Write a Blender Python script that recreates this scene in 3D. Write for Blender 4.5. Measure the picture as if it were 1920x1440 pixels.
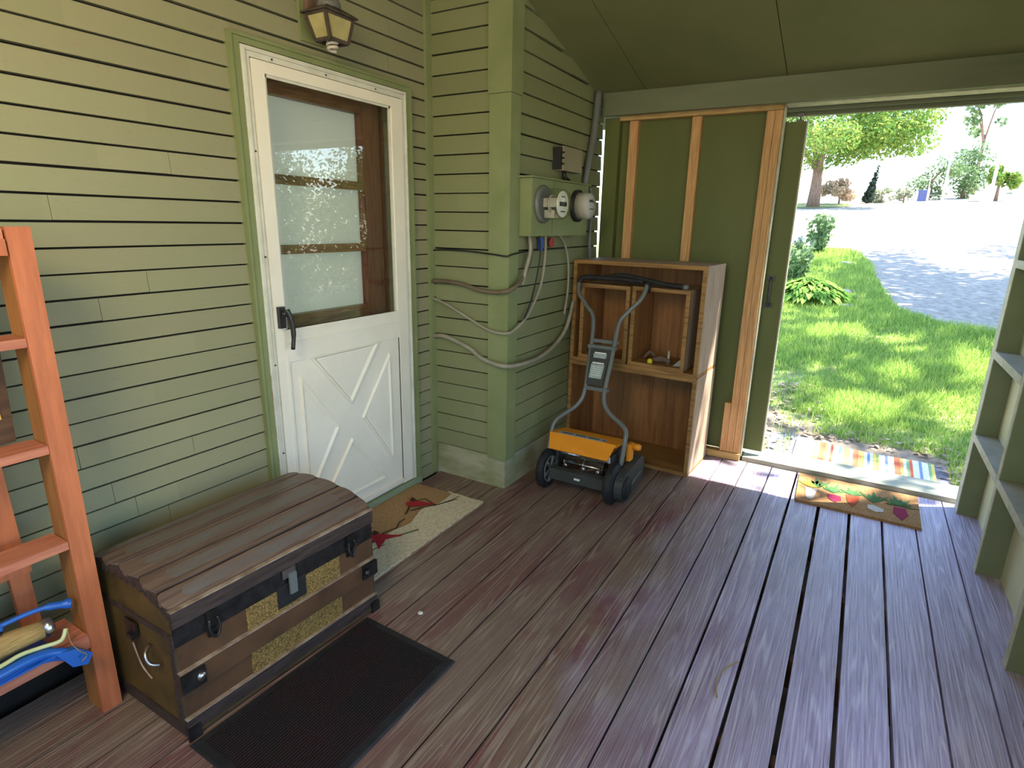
import bpy, bmesh, math, random
from mathutils import Vector, Matrix
for o in list(bpy.data.objects): bpy.data.objects.remove(o)
S = bpy.context.scene
COL = S.collection
R = math.radians
random.seed(7)

# ------------------------------------------------------------------ camera
yaw, pitch, roll = R(30.3), R(-15.4), R(1.05)
fw = Vector((math.cos(yaw)*math.cos(pitch), math.sin(yaw)*math.cos(pitch), math.sin(pitch)))
rt = fw.cross(Vector((0, 0, 1))).normalized(); up = rt.cross(fw)
rt2 = math.cos(roll)*rt + math.sin(roll)*up; up2 = -math.sin(roll)*rt + math.cos(roll)*up
cd = bpy.data.cameras.new('camera'); cam = bpy.data.objects.new('camera', cd); COL.objects.link(cam)
m = Matrix((rt2, up2, -fw)).transposed().to_4x4(); m.translation = Vector((0, 0, 1.5)); cam.matrix_world = m
cd.sensor_fit = 'HORIZONTAL'; cd.sensor_width = 36; cd.lens = 36*1095/1920; cd.clip_end = 400; cd.clip_start = .05
S.camera = cam

# ------------------------------------------------------------------ sky, sun, exposure
SUN = Vector((1.0, -1.75, 3.55)).normalized()
w = bpy.data.worlds.new('world'); S.world = w; w.use_nodes = True
nt = w.node_tree; nt.nodes.clear()
sky = nt.nodes.new('ShaderNodeTexSky'); sky.sky_type = 'NISHITA'; sky.sun_disc = False
sky.sun_elevation = math.asin(SUN.z); sky.sun_rotation = math.atan2(SUN.x, SUN.y); sky.air_density = 1.0; sky.dust_density = .6; sky.ozone_density = 3.0
bg = nt.nodes.new('ShaderNodeBackground'); bg.inputs[1].default_value = 0.42
ou = nt.nodes.new('ShaderNodeOutputWorld')
nt.links.new(sky.outputs[0], bg.inputs[0]); nt.links.new(bg.outputs[0], ou.inputs[0])
ld = bpy.data.lights.new('sun', 'SUN'); ld.energy = 13.0; ld.angle = R(.53); ld.color = (1, .95, .86)
sun = bpy.data.objects.new('sun', ld); COL.objects.link(sun); sun.rotation_euler = SUN.to_track_quat('Z', 'Y').to_euler()
ad = bpy.data.lights.new('warm_fill_light', 'AREA'); ad.shape = 'DISK'; ad.size = .9; ad.energy = 22; ad.color = (1, .80, .46)  # added warm fill out of view, brightens the left wall
al = bpy.data.objects.new('warm_fill_light', ad); COL.objects.link(al); al.location = (-.6, .6, 2.5)
al.rotation_euler = (Vector((-.6, .6, 2.5))-Vector((.9, 2.0, 1.2))).to_track_quat('Z', 'Y').to_euler()
S.view_settings.view_transform = 'Standard'; S.view_settings.look = 'None'; S.view_settings.gamma = 1
S.view_settings.use_curve_mapping = False; S.view_settings.exposure = 1.0

rl = bpy.data.lights.new('blind_fill_light', 'AREA'); rl.shape = 'RECTANGLE'; rl.size = .8; rl.size_y = 1.1; rl.energy = 1.0; rl.color = (.95, 1, .95)  # added fill close behind the blind so that it shines through
ro = bpy.data.objects.new('blind_fill_light', rl); COL.objects.link(ro); ro.location = (2.0, 2.325, 1.5); ro.rotation_euler = (R(90), 0, R(180)); ro.rotation_euler = Vector((0, 1, 0)).to_track_quat('Z', 'Y').to_euler()
# ------------------------------------------------------------------ materials
def new_mat(name):
    m = bpy.data.materials.new(name); m.use_nodes = True
    n = m.node_tree; return m, n, n.nodes['Principled BSDF']
def node(n, t, **k):
    x = n.nodes.new(t)
    for a, b in k.items(): setattr(x, a, b)
    return x
def ramp(n, fac, stops):
    r = node(n, 'ShaderNodeValToRGB'); e = r.color_ramp.elements
    while len(e) < len(stops): e.new(.5)
    for i, (p, c) in enumerate(stops):
        e[i].position = p; e[i].color = (*c, 1) if len(c) == 3 else c
    n.links.new(fac, r.inputs[0]); return r
def coords(n, stretch=(1, 1, 1)):
    tc = node(n, 'ShaderNodeTexCoord'); mp = node(n, 'ShaderNodeMapping'); mp.inputs['Scale'].default_value = stretch
    n.links.new(tc.outputs['Object'], mp.inputs[0]); return mp.outputs[0]
def noise(n, vec, scale, detail=6, rough=.6, dist=0):
    x = node(n, 'ShaderNodeTexNoise'); x.inputs['Scale'].default_value = scale; x.inputs['Detail'].default_value = detail
    x.inputs['Roughness'].default_value = rough; x.inputs['Distortion'].default_value = dist
    n.links.new(vec, x.inputs['Vector']); return x.outputs['Fac']
def mixc(n, fac, a, b, mode='MIX'):
    x = node(n, 'ShaderNodeMix', data_type='RGBA', blend_type=mode)
    for s, v in ((0, fac), (6, a), (7, b)):
        if hasattr(v, 'links'): n.links.new(v, x.inputs[s])
        elif s == 0: x.inputs[0].default_value = v
        else: x.inputs[s].default_value = (*v, 1)
    return x.outputs[2]
def math_(n, op, a, b=None):
    x = node(n, 'ShaderNodeMath', operation=op)
    for i, v in enumerate((a, b)):
        if v is None: continue
        if hasattr(v, 'links'): n.links.new(v, x.inputs[i])
        else: x.inputs[i].default_value = v
    return x.outputs[0]
def bump(n, b, h, strength, dist=.01):
    x = node(n, 'ShaderNodeBump'); x.inputs['Strength'].default_value = strength; x.inputs['Distance'].default_value = dist
    n.links.new(h, x.inputs['Height']); n.links.new(x.outputs[0], b.inputs['Normal'])
def M(name, c1, c2=None, scale=8, rough=.7, bmp=0, stretch=(1, 1, 1), metal=0, spec=.3, trans=0, lo=.35, hi=.65, detail=6, bd=.01):
    m, n, b = new_mat(name)
    b.inputs['Roughness'].default_value = rough; b.inputs['Metallic'].default_value = metal
    b.inputs['Specular IOR Level'].default_value = spec
    c2 = c2 or tuple(v*.75 for v in c1)
    f = noise(n, coords(n, stretch), scale, detail)
    r = ramp(n, f, [(lo, c2), (hi, c1)]); n.links.new(r.outputs[0], b.inputs['Base Color'])
    if bmp: bump(n, b, f, bmp, bd)
    return m

def siding_mat(name, axis, z0, e, base, dark, stain):
    m, n, b = new_mat(name)
    tc = node(n, 'ShaderNodeTexCoord'); sp = node(n, 'ShaderNodeSeparateXYZ'); n.links.new(tc.outputs['Object'], sp.inputs[0])
    k = math_(n, 'FLOOR', math_(n, 'DIVIDE', math_(n, 'SUBTRACT', sp.outputs[2], z0), e))
    seg = math_(n, 'FLOOR', math_(n, 'MULTIPLY', math_(n, 'ADD', sp.outputs[axis], math_(n, 'MULTIPLY', k, .37)), 1.1))
    cb = node(n, 'ShaderNodeCombineXYZ'); n.links.new(k, cb.inputs[0]); n.links.new(seg, cb.inputs[1])
    wn = node(n, 'ShaderNodeTexWhiteNoise', noise_dimensions='2D'); n.links.new(cb.outputs[0], wn.inputs['Vector'])
    c = mixc(n, wn.outputs[0], base, tuple(v*.86 for v in base))
    v = coords(n, (1, 1, 3) if axis == 0 else (1, 1, 3))
    f = noise(n, v, 2.2, 8, .65); c = mixc(n, ramp(n, f, [(.42, (0, 0, 0)), (.72, (.75, .75, .75))]).outputs[0], c, stain)
    f2 = noise(n, v, 30, 4); c = mixc(n, ramp(n, f2, [(.62, (0, 0, 0)), (.8, (.35,)*3)]).outputs[0], c, dark)
    vs = coords(n, (9, 9, 14)); f3 = noise(n, vs, 2.1, 2)
    c = mixc(n, ramp(n, f3, [(.76, (0, 0, 0)), (.79, (.55,)*3)]).outputs[0], c, (.30, .16, .12))
    n.links.new(c, b.inputs['Base Color']); b.inputs['Roughness'].default_value = .55; b.inputs['Specular IOR Level'].default_value = .3
    bump(n, b, noise(n, coords(n, (6, 6, 60)), 3, 5), .15, .003)
    return m

def deck_mat():
    m, n, b = new_mat('deck_paint')
    tc = node(n, 'ShaderNodeTexCoord'); sp = node(n, 'ShaderNodeSeparateXYZ'); n.links.new(tc.outputs['Object'], sp.inputs[0])
    k = math_(n, 'FLOOR', math_(n, 'DIVIDE', math_(n, 'SUBTRACT', sp.outputs[1], .01), .151))
    wn = node(n, 'ShaderNodeTexWhiteNoise', noise_dimensions='1D'); n.links.new(k, wn.inputs['W'])
    rnd = wn.outputs['Value']
    cb = node(n, 'ShaderNodeCombineXYZ')
    n.links.new(math_(n, 'ADD', sp.outputs[0], math_(n, 'MULTIPLY', rnd, 37.)), cb.inputs[0])
    n.links.new(sp.outputs[1], cb.inputs[1]); n.links.new(rnd, cb.inputs[2])
    mp = node(n, 'ShaderNodeMapping'); mp.inputs['Scale'].default_value = (.42, 11, 1); n.links.new(cb.outputs[0], mp.inputs[0])
    # growth ring lines
    f0 = noise(n, mp.outputs[0], .9, 2.2, .45)
    wv = math_(n, 'SINE', math_(n, 'MULTIPLY', f0, 150))
    grain = ramp(n, wv, [(.2, (0, 0, 0)), (1, (1, 1, 1))]).outputs[0]
    mp2 = node(n, 'ShaderNodeMapping'); mp2.inputs['Scale'].default_value = (2.5, 110, 1); n.links.new(cb.outputs[0], mp2.inputs[0])
    fine = noise(n, mp2.outputs[0], 1.5, 5, .7)
    # broad wear
    vb = coords(n, (1, 2.2, 1)); wear = noise(n, vb, 1.7, 7, .65)
    red = (.150, .056, .050); brown = (.185, .125, .085); grey = (.31, .245, .185)
    c = mixc(n, ramp(n, wear, [(.47, (0, 0, 0)), (.56, (1, 1, 1))]).outputs[0], brown, red)
    c = mixc(n, math_(n, 'MULTIPLY', grain, ramp(n, noise(n, vb, 3.1, 5), [(.36, (.18,)*3), (.60, (1,)*3)]).outputs[0]), c, grey)
    # blue skylight painted into the board colour, stronger towards the open side and doorway
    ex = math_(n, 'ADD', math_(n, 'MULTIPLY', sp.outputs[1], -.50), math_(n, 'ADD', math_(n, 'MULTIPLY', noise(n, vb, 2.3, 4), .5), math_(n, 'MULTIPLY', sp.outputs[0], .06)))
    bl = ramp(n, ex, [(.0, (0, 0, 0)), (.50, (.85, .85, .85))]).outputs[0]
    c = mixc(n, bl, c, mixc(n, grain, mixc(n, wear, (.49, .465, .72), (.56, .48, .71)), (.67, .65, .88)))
    c = mixc(n, ramp(n, fine, [(.32, (.62,)*3), (.55, (0, 0, 0))]).outputs[0], c, (.06, .035, .03))
    c = mixc(n, math_(n, 'MULTIPLY', rnd, .35), c, (.17, .13, .115))
    spots = noise(n, coords(n, (1, 1, 1)), 34, 3)
    c = mixc(n, ramp(n, spots, [(.70, (0, 0, 0)), (.74, (.6,)*3)]).outputs[0], c, (.30, .24, .20))
    n.links.new(c, b.inputs['Base Color']); b.inputs['Roughness'].default_value = .50; b.inputs['Specular IOR Level'].default_value = .55
    h = math_(n, 'ADD', math_(n, 'MULTIPLY', grain, .5), fine); bump(n, b, h, .35, .004)
    return m

def wood_mat(name, a, c_, axis=2, rough=.6, sc=1.0, spec=.3, wav=60):
    m, n, b = new_mat(name)
    st = [9, 9, 9]; st[axis] = .8
    v = coords(n, tuple(s*sc for s in st)); f = noise(n, v, 1.1, 4, .5, .4)
    wv = math_(n, 'SINE', math_(n, 'MULTIPLY', f, wav))
    f2 = noise(n, coords(n, tuple(6*s*sc for s in st)), 1.5, 5, .7)
    c = mixc(n, ramp(n, wv, [(.15, (0, 0, 0)), (1, (.8,)*3)]).outputs[0], a, c_)
    c = mixc(n, ramp(n, f2, [(.4, (.35,)*3), (.6, (0, 0, 0))]).outputs[0], c, tuple(x*.5 for x in c_))
    n.links.new(c, b.inputs['Base Color']); b.inputs['Roughness'].default_value = rough; b.inputs['Specular IOR Level'].default_value = spec
    bump(n, b, f2, .25, .003); return m

G_L = (.268, .258, .150)
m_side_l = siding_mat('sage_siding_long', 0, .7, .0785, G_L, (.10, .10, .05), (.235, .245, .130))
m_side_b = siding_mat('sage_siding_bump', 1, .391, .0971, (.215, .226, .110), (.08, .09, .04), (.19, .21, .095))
m_trim = M('sage_trim', (.215, .245, .112), (.175, .205, .085), 5, .5, .05, spec=.3)
m_dgreen = M('olive_panel_paint', (.120, .138, .040), (.096, .115, .032), 3, .55, .1, (1, 1, .3))
m_ceil = M('olive_ceiling_paint', (.150, .155, .065), (.125, .135, .055), 2.2, .7, .05)
m_beam = M('grey_green_beam_paint', (.165, .185, .110), (.130, .150, .085), 3, .55, .1, (3, .5, 3))
m_shell = M('pale_green_sheathing', (.62, .61, .38), (.54, .54, .32), 3, .6, .1)
m_stud = M('dusty_green_stud', (.20, .23, .13), (.165, .195, .10), 6, .6, .15)
m_edge = M('worn_stud_edge', (.50, .48, .36), (.36, .36, .24), 18, .7, .1)
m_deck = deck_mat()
m_dark = M('dark_soil', (.022, .018, .013), (.012, .010, .008), 9, .95)
m_joist = M('brown_joist', (.13, .07, .035), (.07, .04, .02), 6, .85)
m_conc = M('mossy_concrete', (.36, .345, .225), (.20, .215, .085), 4, .9, .5, (1, 1, 2.5), lo=.32, hi=.6)
m_white = M('white_door_paint', (.76, .72, .61), (.70, .66, .55), 4, .42, .03, spec=.4)
m_white2 = M('cream_aluminium', (.62, .62, .53), (.52, .52, .43), 12, .45, .05)
m_peel = M('peeling_wood', (.30, .17, .12), (.50, .46, .38), 24, .8, .3)
m_browndoor = wood_mat('brown_door_wood', (.165, .066, .036), (.105, .040, .022), 2, .4)
m_browndoorh = wood_mat('brown_door_rail_wood', (.20, .105, .045), (.13, .06, .03), 0, .4)
m_curtain = None
m_pine = wood_mat('pine_lumber', (.62, .36, .155), (.50, .26, .10), 2, .6, .8)
m_pineh = wood_mat('pine_lumber_horizontal', (.56, .38, .15), (.46, .29, .10), 1, .6, .8)
m_crate = wood_mat('crate_board', (.34, .185, .060), (.22, .110, .036), 1, .55, .7)
m_cratev = wood_mat('crate_plywood', (.30, .135, .045), (.20, .085, .029), 2, .5, .45, wav=45)
m_cratex = wood_mat('crate_side_board', (.42, .31, .22), (.33, .23, .155), 2, .6, .7)
m_black = M('black_rubber', (.020, .021, .022), (.012, .012, .013), 20, .6, .1)
m_blackm = M('black_metal', (.025, .024, .024), (.015, .015, .015), 20, .35, .1, spec=.5)
m_greym = M('grey_powder_coat', (.135, .145, .135), (.110, .120, .112), 6, .4, spec=.5)
m_dgrey = M('charcoal_plastic', (.050, .056, .050), (.038, .042, .038), 8, .5)
m_orange = M('orange_plastic', (.80, .30, .02), (.70, .25, .018), 5, .4)
m_steel = M('scuffed_steel', (.55, .53, .50), (.35, .33, .31), 20, .3, .1, metal=1)
m_label = M('white_label', (.70, .70, .62), (.62, .62, .55), 60, .5)
m_teal = M('grey_teal_label', (.36, .42, .40), (.26, .31, .30), 60, .4)
m_lad = wood_mat('orange_painted_wood', (.50, .155, .062), (.42, .122, .050), 2, .5, .5, wav=25)
m_ladh = wood_mat('orange_painted_tread', (.50, .185, .105), (.42, .135, .080), 0, .55, .8, wav=70)
m_ladd = wood_mat('ladder_inner_wood', (.36, .155, .045), (.28, .115, .035), 2, .6, .5)
m_panel = wood_mat('dark_plywood', (.090, .045, .022), (.055, .028, .014), 0, .6, .5)
m_yel = M('yellow_paper_label', (.52, .33, .05), (.40, .24, .03), 20, .7)
m_blue = M('blue_plastic', (.015, .105, .42), (.012, .085, .34), 6, .35, spec=.5)
m_straw = M('broom_straw', (.50, .34, .13), (.30, .19, .06), 6, .8, .6, (3, 60, 60))
m_lime = M('pale_green_edge', (.56, .60, .30), (.45, .48, .2), 9, .6)
m_trunkw = M('trunk_slat_wood', (.165, .110, .080), (.085, .052, .038), 5, .42, .25, (1, 14, 14), spec=.45)
m_trunkd = M('trunk_dark_band', (.062, .042, .034), (.030, .021, .017), 9, .5, .2, (1, 8, 8))
m_trunkb = M('trunk_brown_panel', (.105, .050, .022), (.058, .029, .013), 7, .55, .2)
m_trunke = M('trunk_gilded_end', (.115, .068, .018), (.045, .030, .012), 6, .5, .35)
m_trunkl = M('trunk_rubbed_edge', (.36, .28, .20), (.17, .11, .07), 22, .5, .1, (1, 1, 1))
m_oldm = M('old_black_iron', (.045, .042, .040), (.02, .019, .018), 25, .35, .3, metal=.6, spec=.5)
m_mat = None
m_gravel = M('sunlit_gravel', (.47, .42, .345), (.28, .245, .20), 9, .95, .5, bd=.03)
m_lawn = M('lawn_soil', (.27, .34, .10), (.22, .22, .09), 3.2, .95, .6, bd=.04)
m_litter = M('leaf_litter', (.36, .28, .20), (.16, .13, .09), 14, .95, .6)
m_thr = wood_mat('weathered_threshold', (.40, .40, .30), (.28, .29, .20), 1, .7, 1.2)
m_stone = M('stone_slab', (.25, .25, .28), (.16, .16, .19), 6, .9, .3)
m_bark = M('tree_bark', (.30, .20, .15), (.17, .11, .08), 6, .9, .6, (3, 3, .8))
m_whitep = M('painted_white', (.8, .8, .8), (.7, .7, .7), 5, .5)
m_cable = M('grey_cable', (.30, .28, .21), (.22, .20, .14), 12, .6)
m_cabled = M('brown_cable', (.15, .115, .075), (.10, .08, .05), 12, .6)
m_wire = M('black_wire', (.02, .02, .018), None, 9, .5)
m_red = M('red_tag', (.45, .06, .05), (.36, .05, .04), 30, .6)
m_bluet = M('blue_tag', (.05, .12, .42), None, 30, .6)
m_meterg = M('meter_grey_shell', (.44, .43, .37), (.34, .33, .28), 14, .4)
m_boxg = M('beige_box', (.27, .24, .155), (.22, .195, .12), 5, .5)
m_bronze = M('weathered_bronze', (.085, .065, .050), (.045, .034, .026), 30, .55, .3)
m_rust = M('rusty_bracket', (.20, .125, .095), (.11, .07, .05), 22, .7, .3)

def leaf_mat(name, a, b_, tr=.35):
    m = bpy.data.materials.new(name); m.use_nodes = True; n = m.node_tree; n.nodes.clear()
    g = node(n, 'ShaderNodeNewGeometry'); r = ramp(n, g.outputs['Random Per Island'], [(0, a), (1, b_)])
    d = node(n, 'ShaderNodeBsdfDiffuse'); t = node(n, 'ShaderNodeBsdfTranslucent'); mx = node(n, 'ShaderNodeMixShader'); mx.inputs[0].default_value = tr
    o = node(n, 'ShaderNodeOutputMaterial')
    n.links.new(r.outputs[0], d.inputs[0]); n.links.new(r.outputs[0], t.inputs[0])
    n.links.new(d.outputs[0], mx.inputs[1]); n.links.new(t.outputs[0], mx.inputs[2]); n.links.new(mx.outputs[0], o.inputs[0]); return m
m_leaf = leaf_mat('maple_leaf', (.09, .22, .05), (.30, .36, .08))
m_leafs = leaf_mat('shade_tree_leaf', (.08, .18, .03), (.16, .26, .04), .25)
m_leafd = leaf_mat('dark_leaf', (.10, .19, .08), (.26, .34, .17))
m_leafp = leaf_mat('pale_leaf', (.28, .34, .22), (.50, .50, .38))
m_leafr = leaf_mat('pinkish_leaf', (.50, .34, .28), (.58, .50, .34))
m_hosta = leaf_mat('hosta_leaf', (.14, .32, .05), (.34, .50, .12))
m_conif = leaf_mat('conifer_needles', (.04, .07, .06), (.09, .12, .09))
m_bluef = leaf_mat('blue_petal', (.20, .22, .55), (.35, .36, .68))
m_grass = leaf_mat('grass_blade', (.20, .37, .06), (.52, .62, .17), .4)

def glass_mat(name, tint=(1, 1, 1), ior=1.5, rough=.0, gl=None):
    m = bpy.data.materials.new(name); m.use_nodes = True; n = m.node_tree; n.nodes.clear()
    t = node(n, 'ShaderNodeBsdfTransparent'); t.inputs[0].default_value = (*tint, 1)
    g = node(n, 'ShaderNodeBsdfGlossy'); g.inputs['Roughness'].default_value = rough
    lw = node(n, 'ShaderNodeLayerWeight'); lw.inputs[0].default_value = .5; base = ((ior-1)/(ior+1))**2*1.6
    fac = math_(n, 'ADD', math_(n, 'MULTIPLY', math_(n, 'POWER', lw.outputs['Facing'], 3.5), .7), base)
    mx = node(n, 'ShaderNodeMixShader'); o = node(n, 'ShaderNodeOutputMaterial')
    n.links.new(fac, mx.inputs[0]); n.links.new(t.outputs[0], mx.inputs[1]); n.links.new(g.outputs[0], mx.inputs[2]); n.links.new(mx.outputs[0], o.inputs[0]); return m
m_curtain = bpy.data.materials.new('white_blind'); m_curtain.use_nodes = True; n = m_curtain.node_tree; n.nodes.clear()
d = node(n, 'ShaderNodeBsdfDiffuse'); d.inputs[0].default_value = (.66, .70, .65, 1); tl = node(n, 'ShaderNodeBsdfTranslucent'); tl.inputs[0].default_value = (.7, .75, .7, 1); mx = node(n, 'ShaderNodeMixShader'); mx.inputs[0].default_value = .35; o = node(n, 'ShaderNodeOutputMaterial')
n.links.new(d.outputs[0], mx.inputs[1]); n.links.new(tl.outputs[0], mx.inputs[2]); n.links.new(mx.outputs[0], o.inputs[0])
m_glass = glass_mat('window_glass', (.95, .97, .95), 1.7)
m_glass2 = glass_mat('meter_glass', (.94, .94, .9), 1.3, .03)
m_amber = M('yellowed_lantern_glass', (.42, .37, .17), (.32, .28, .11), 14, .35, spec=.5)
m_cfl = M('spiral_bulb', (.55, .50, .40), (.50, .45, .36), 9, .4)

# ------------------------------------------------------------------ mesh helpers
class MB:
    def __init__(s): s.b = bmesh.new()
    def box(s, x0, x1, y0, y1, z0, z1, mi=0):
        v = [s.b.verts.new((x, y, z)) for x in (x0, x1) for y in (y0, y1) for z in (z0, z1)]
        for f in ((0, 1, 3, 2), (4, 6, 7, 5), (0, 4, 5, 1), (2, 3, 7, 6), (0, 2, 6, 4), (1, 5, 7, 3)):
            s.b.faces.new([v[i] for i in f]).material_index = mi
        return s
    def hexa(s, p, mi=0):   # 8 points: bottom 4 ccw, top 4 ccw
        v = [s.b.verts.new(q) for q in p]
        for f in ((3, 2, 1, 0), (4, 5, 6, 7), (0, 1, 5, 4), (1, 2, 6, 5), (2, 3, 7, 6), (3, 0, 4, 7)):
            s.b.faces.new([v[i] for i in f]).material_index = mi
        return s
    def bar(s, a, b, wd, dp, ref=(0, 1, 0), mi=0):  # oriented bar a->b, wd across, dp along ref
        a, b = Vector(a), Vector(b); d = (b-a).normalized(); r = Vector(ref); r = (r-d*r.dot(d)).normalized(); q = d.cross(r)
        P = []
        for c in (a, b):
            for i, j in ((-1, -1), (1, -1), (1, 1), (-1, 1)): P.append(c+q*wd/2*i+r*dp/2*j)
        return s.hexa(P, mi)
    def prism(s, poly, n, t, mi=0):   # planar polygon (3d points) extruded by n*t
        n = Vector(n).normalized()*t
        a = [s.b.verts.new(p) for p in poly]; c = [s.b.verts.new(Vector(p)+n) for p in poly]
        s.b.faces.new(a).material_index = mi; s.b.faces.new(c[::-1]).material_index = mi
        k = len(poly)
        for i in range(k): s.b.faces.new((a[i], a[(i+1) % k], c[(i+1) % k], c[i])).material_index = mi
        return s
    def tube(s, pts, r, n=10, caps=True, mi=0):
        pts = [Vector(p) for p in pts]; k = len(pts)
        rr = r if isinstance(r, (list, tuple)) else [r]*k; rings = []; prev = None
        for i, p in enumerate(pts):
            d = (pts[min(i+1, k-1)]-pts[max(i-1, 0)]).normalized()
            if prev is None: q = d.orthogonal().normalized()
            else: q = (prev-d*prev.dot(d)).normalized()
            prev = q; e = d.cross(q)
            rings.append([s.b.verts.new(p+(q*math.cos(2*math.pi*j/n)+e*math.sin(2*math.pi*j/n))*rr[i]) for j in range(n)])
        for i in range(k-1):
            for j in range(n):
                f = s.b.faces.new((rings[i][j], rings[i][(j+1) % n], rings[i+1][(j+1) % n], rings[i+1][j])); f.smooth = True; f.material_index = mi
        if caps:
            s.b.faces.new(rings[0][::-1]).material_index = mi; s.b.faces.new(rings[-1]).material_index = mi
        return s
    def lathe(s, c, axis, prof, n=24, mi=0):  # prof: (distance along axis, radius)
        c = Vector(c); a = Vector(axis).normalized()
        return s.tube_prof(c, a, prof, n, mi)
    def tube_prof(s, c, a, prof, n, mi):
        q = a.orthogonal().normalized(); e = a.cross(q); rings = []
        for h, r in prof:
            r = max(r, 1e-4)
            rings.append([s.b.verts.new(c+a*h+(q*math.cos(2*math.pi*j/n)+e*math.sin(2*math.pi*j/n))*r) for j in range(n)])
        for i in range(len(prof)-1):
            for j in range(n):
                f = s.b.faces.new((rings[i][j], rings[i][(j+1) % n], rings[i+1][(j+1) % n], rings[i+1][j])); f.material_index = mi
                f.smooth = True
        s.b.faces.new(rings[0][::-1]).material_index = mi; s.b.faces.new(rings[-1]).material_index = mi
        return s
    def quad(s, p, mi=0):
        s.b.faces.new([s.b.verts.new(q) for q in p]).material_index = mi; return s
    def bevel(s, w, seg=2):
        es = [e for e in s.b.edges if len(e.link_faces) == 2 and e.calc_face_angle(0) > .5]
        bmesh.ops.bevel(s.b, geom=es, offset=w, segments=seg, affect='EDGES', clamp_overlap=True); return s
    def build(s, name, mats, parent=None, loc=(0, 0, 0)):
        off = Vector(loc)
        q = parent
        while q is not None: off = off+Vector(q.location); q = q.parent
        me = bpy.data.meshes.new(name); bmesh.ops.recalc_face_normals(s.b, faces=s.b.faces[:])
        for v in s.b.verts: v.co -= off
        s.b.to_mesh(me); s.b.free()
        for x in (mats if isinstance(mats, (list, tuple)) else [mats]): me.materials.append(x)
        o = bpy.data.objects.new(name, me); COL.objects.link(o); o.location = loc; o.parent = parent; return o
def raw(name, verts, faces, mats, parent=None, loc=(0, 0, 0)):
    off = Vector(loc); q = parent
    while q is not None: off = off+Vector(q.location); q = q.parent
    me = bpy.data.meshes.new(name); me.from_pydata([tuple(Vector(v)-off) for v in verts], [], faces)
    for x in (mats if isinstance(mats, (list, tuple)) else [mats]): me.materials.append(x)
    o = bpy.data.objects.new(name, me); COL.objects.link(o); o.location = loc; o.parent = parent; return o
def tag(o, label=None, cat=None, group=None, kind=None):
    if label: o['label'] = label
    if cat: o['category'] = cat
    if group: o['group'] = group
    if kind: o['kind'] = kind
    return o
def thing(name, loc, label, cat, group=None):
    o = bpy.data.objects.new(name, None); COL.objects.link(o); o.location = loc; o.empty_display_size = .05
    return tag(o, label, cat, group)
def struct(o, label=None, cat=None): return tag(o, label, cat, None, 'structure')
def smooth_path(pts, k=6):
    P = [Vector(p) for p in pts]; out = []
    for i in range(len(P)-1):
        a = P[max(i-1, 0)]; b = P[i]; c = P[i+1]; d = P[min(i+2, len(P)-1)]
        for j in range(k):
            t = j/k; out.append(.5*((2*b)+(c-a)*t+(2*a-5*b+4*c-d)*t*t+(3*b-a-3*c+d)*t**3))
    out.append(P[-1]); return out
def B(x0, x1, y0, y1, z0, z1, name, mat, parent=None, bev=.002, loc=(0, 0, 0)):
    q = MB().box(x0, x1, y0, y1, z0, z1)
    if bev: q.bevel(bev, 1)
    return q.build(name, mat, parent, loc)

# ------------------------------------------------------------------ ground outside
SL = .08
def gz(x): return -.15 + SL*max(0, x-4.2) if x < 60 else -.15+SL*55.8
gv = [-20, 4.2, 60, 160]; vs, fs = [], []
for x in gv:
    for y in (-70, 70): vs.append((x, y, gz(x) if x > -20 else -.15))
for i in range(3): fs.append((2*i, 2*i+1, 2*i+3, 2*i+2))
g = raw('ground', vs, fs, m_gravel); struct(g, 'pale sunlit gravel lot and drive running up to the parked cars', 'ground')
lawn_out = [(4.1, 5), (4.1, -4.5), (8.4, -4.2), (9.3, -1.6), (9.7, -1.0), (10.5, -.53), (11.4, -.44), (13.5, -.25), (16, -.12), (18.0, .35), (18.6, 1.0), (17.6, 2.2), (17.5, 9), (4.1, 9)]
q = MB(); q.b.faces.new([q.b.verts.new((x, y, gz(x)+.012)) for x, y in lawn_out]); struct(q.build('lawn', m_lawn), 'sloping lawn between the doorway and the gravel drive', 'lawn')
q = MB(); q.b.faces.new([q.b.verts.new((x, y, gz(x)+.02)) for x, y in [(4.12, -1.2), (4.7, -1.2), (5.0, -.5), (5.05, 0), (5.35, .45), (6.1, .9), (5.6, 2), (4.12, 2)]]); struct(q.build('leaf_litter_ground', m_litter), 'bare ground strewn with dry leaves at the foot of the doorway', 'ground')
q = MB(); q.b.faces.new([q.b.verts.new((x, y, gz(x)+.025)) for x, y in [(40, 9), (38.5, 2.9), (41, 1), (44, 1.5), (46, 9)]]); struct(q.build('far_lawn', m_lawn), 'far grass verge under the maple tree', 'lawn')
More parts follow.
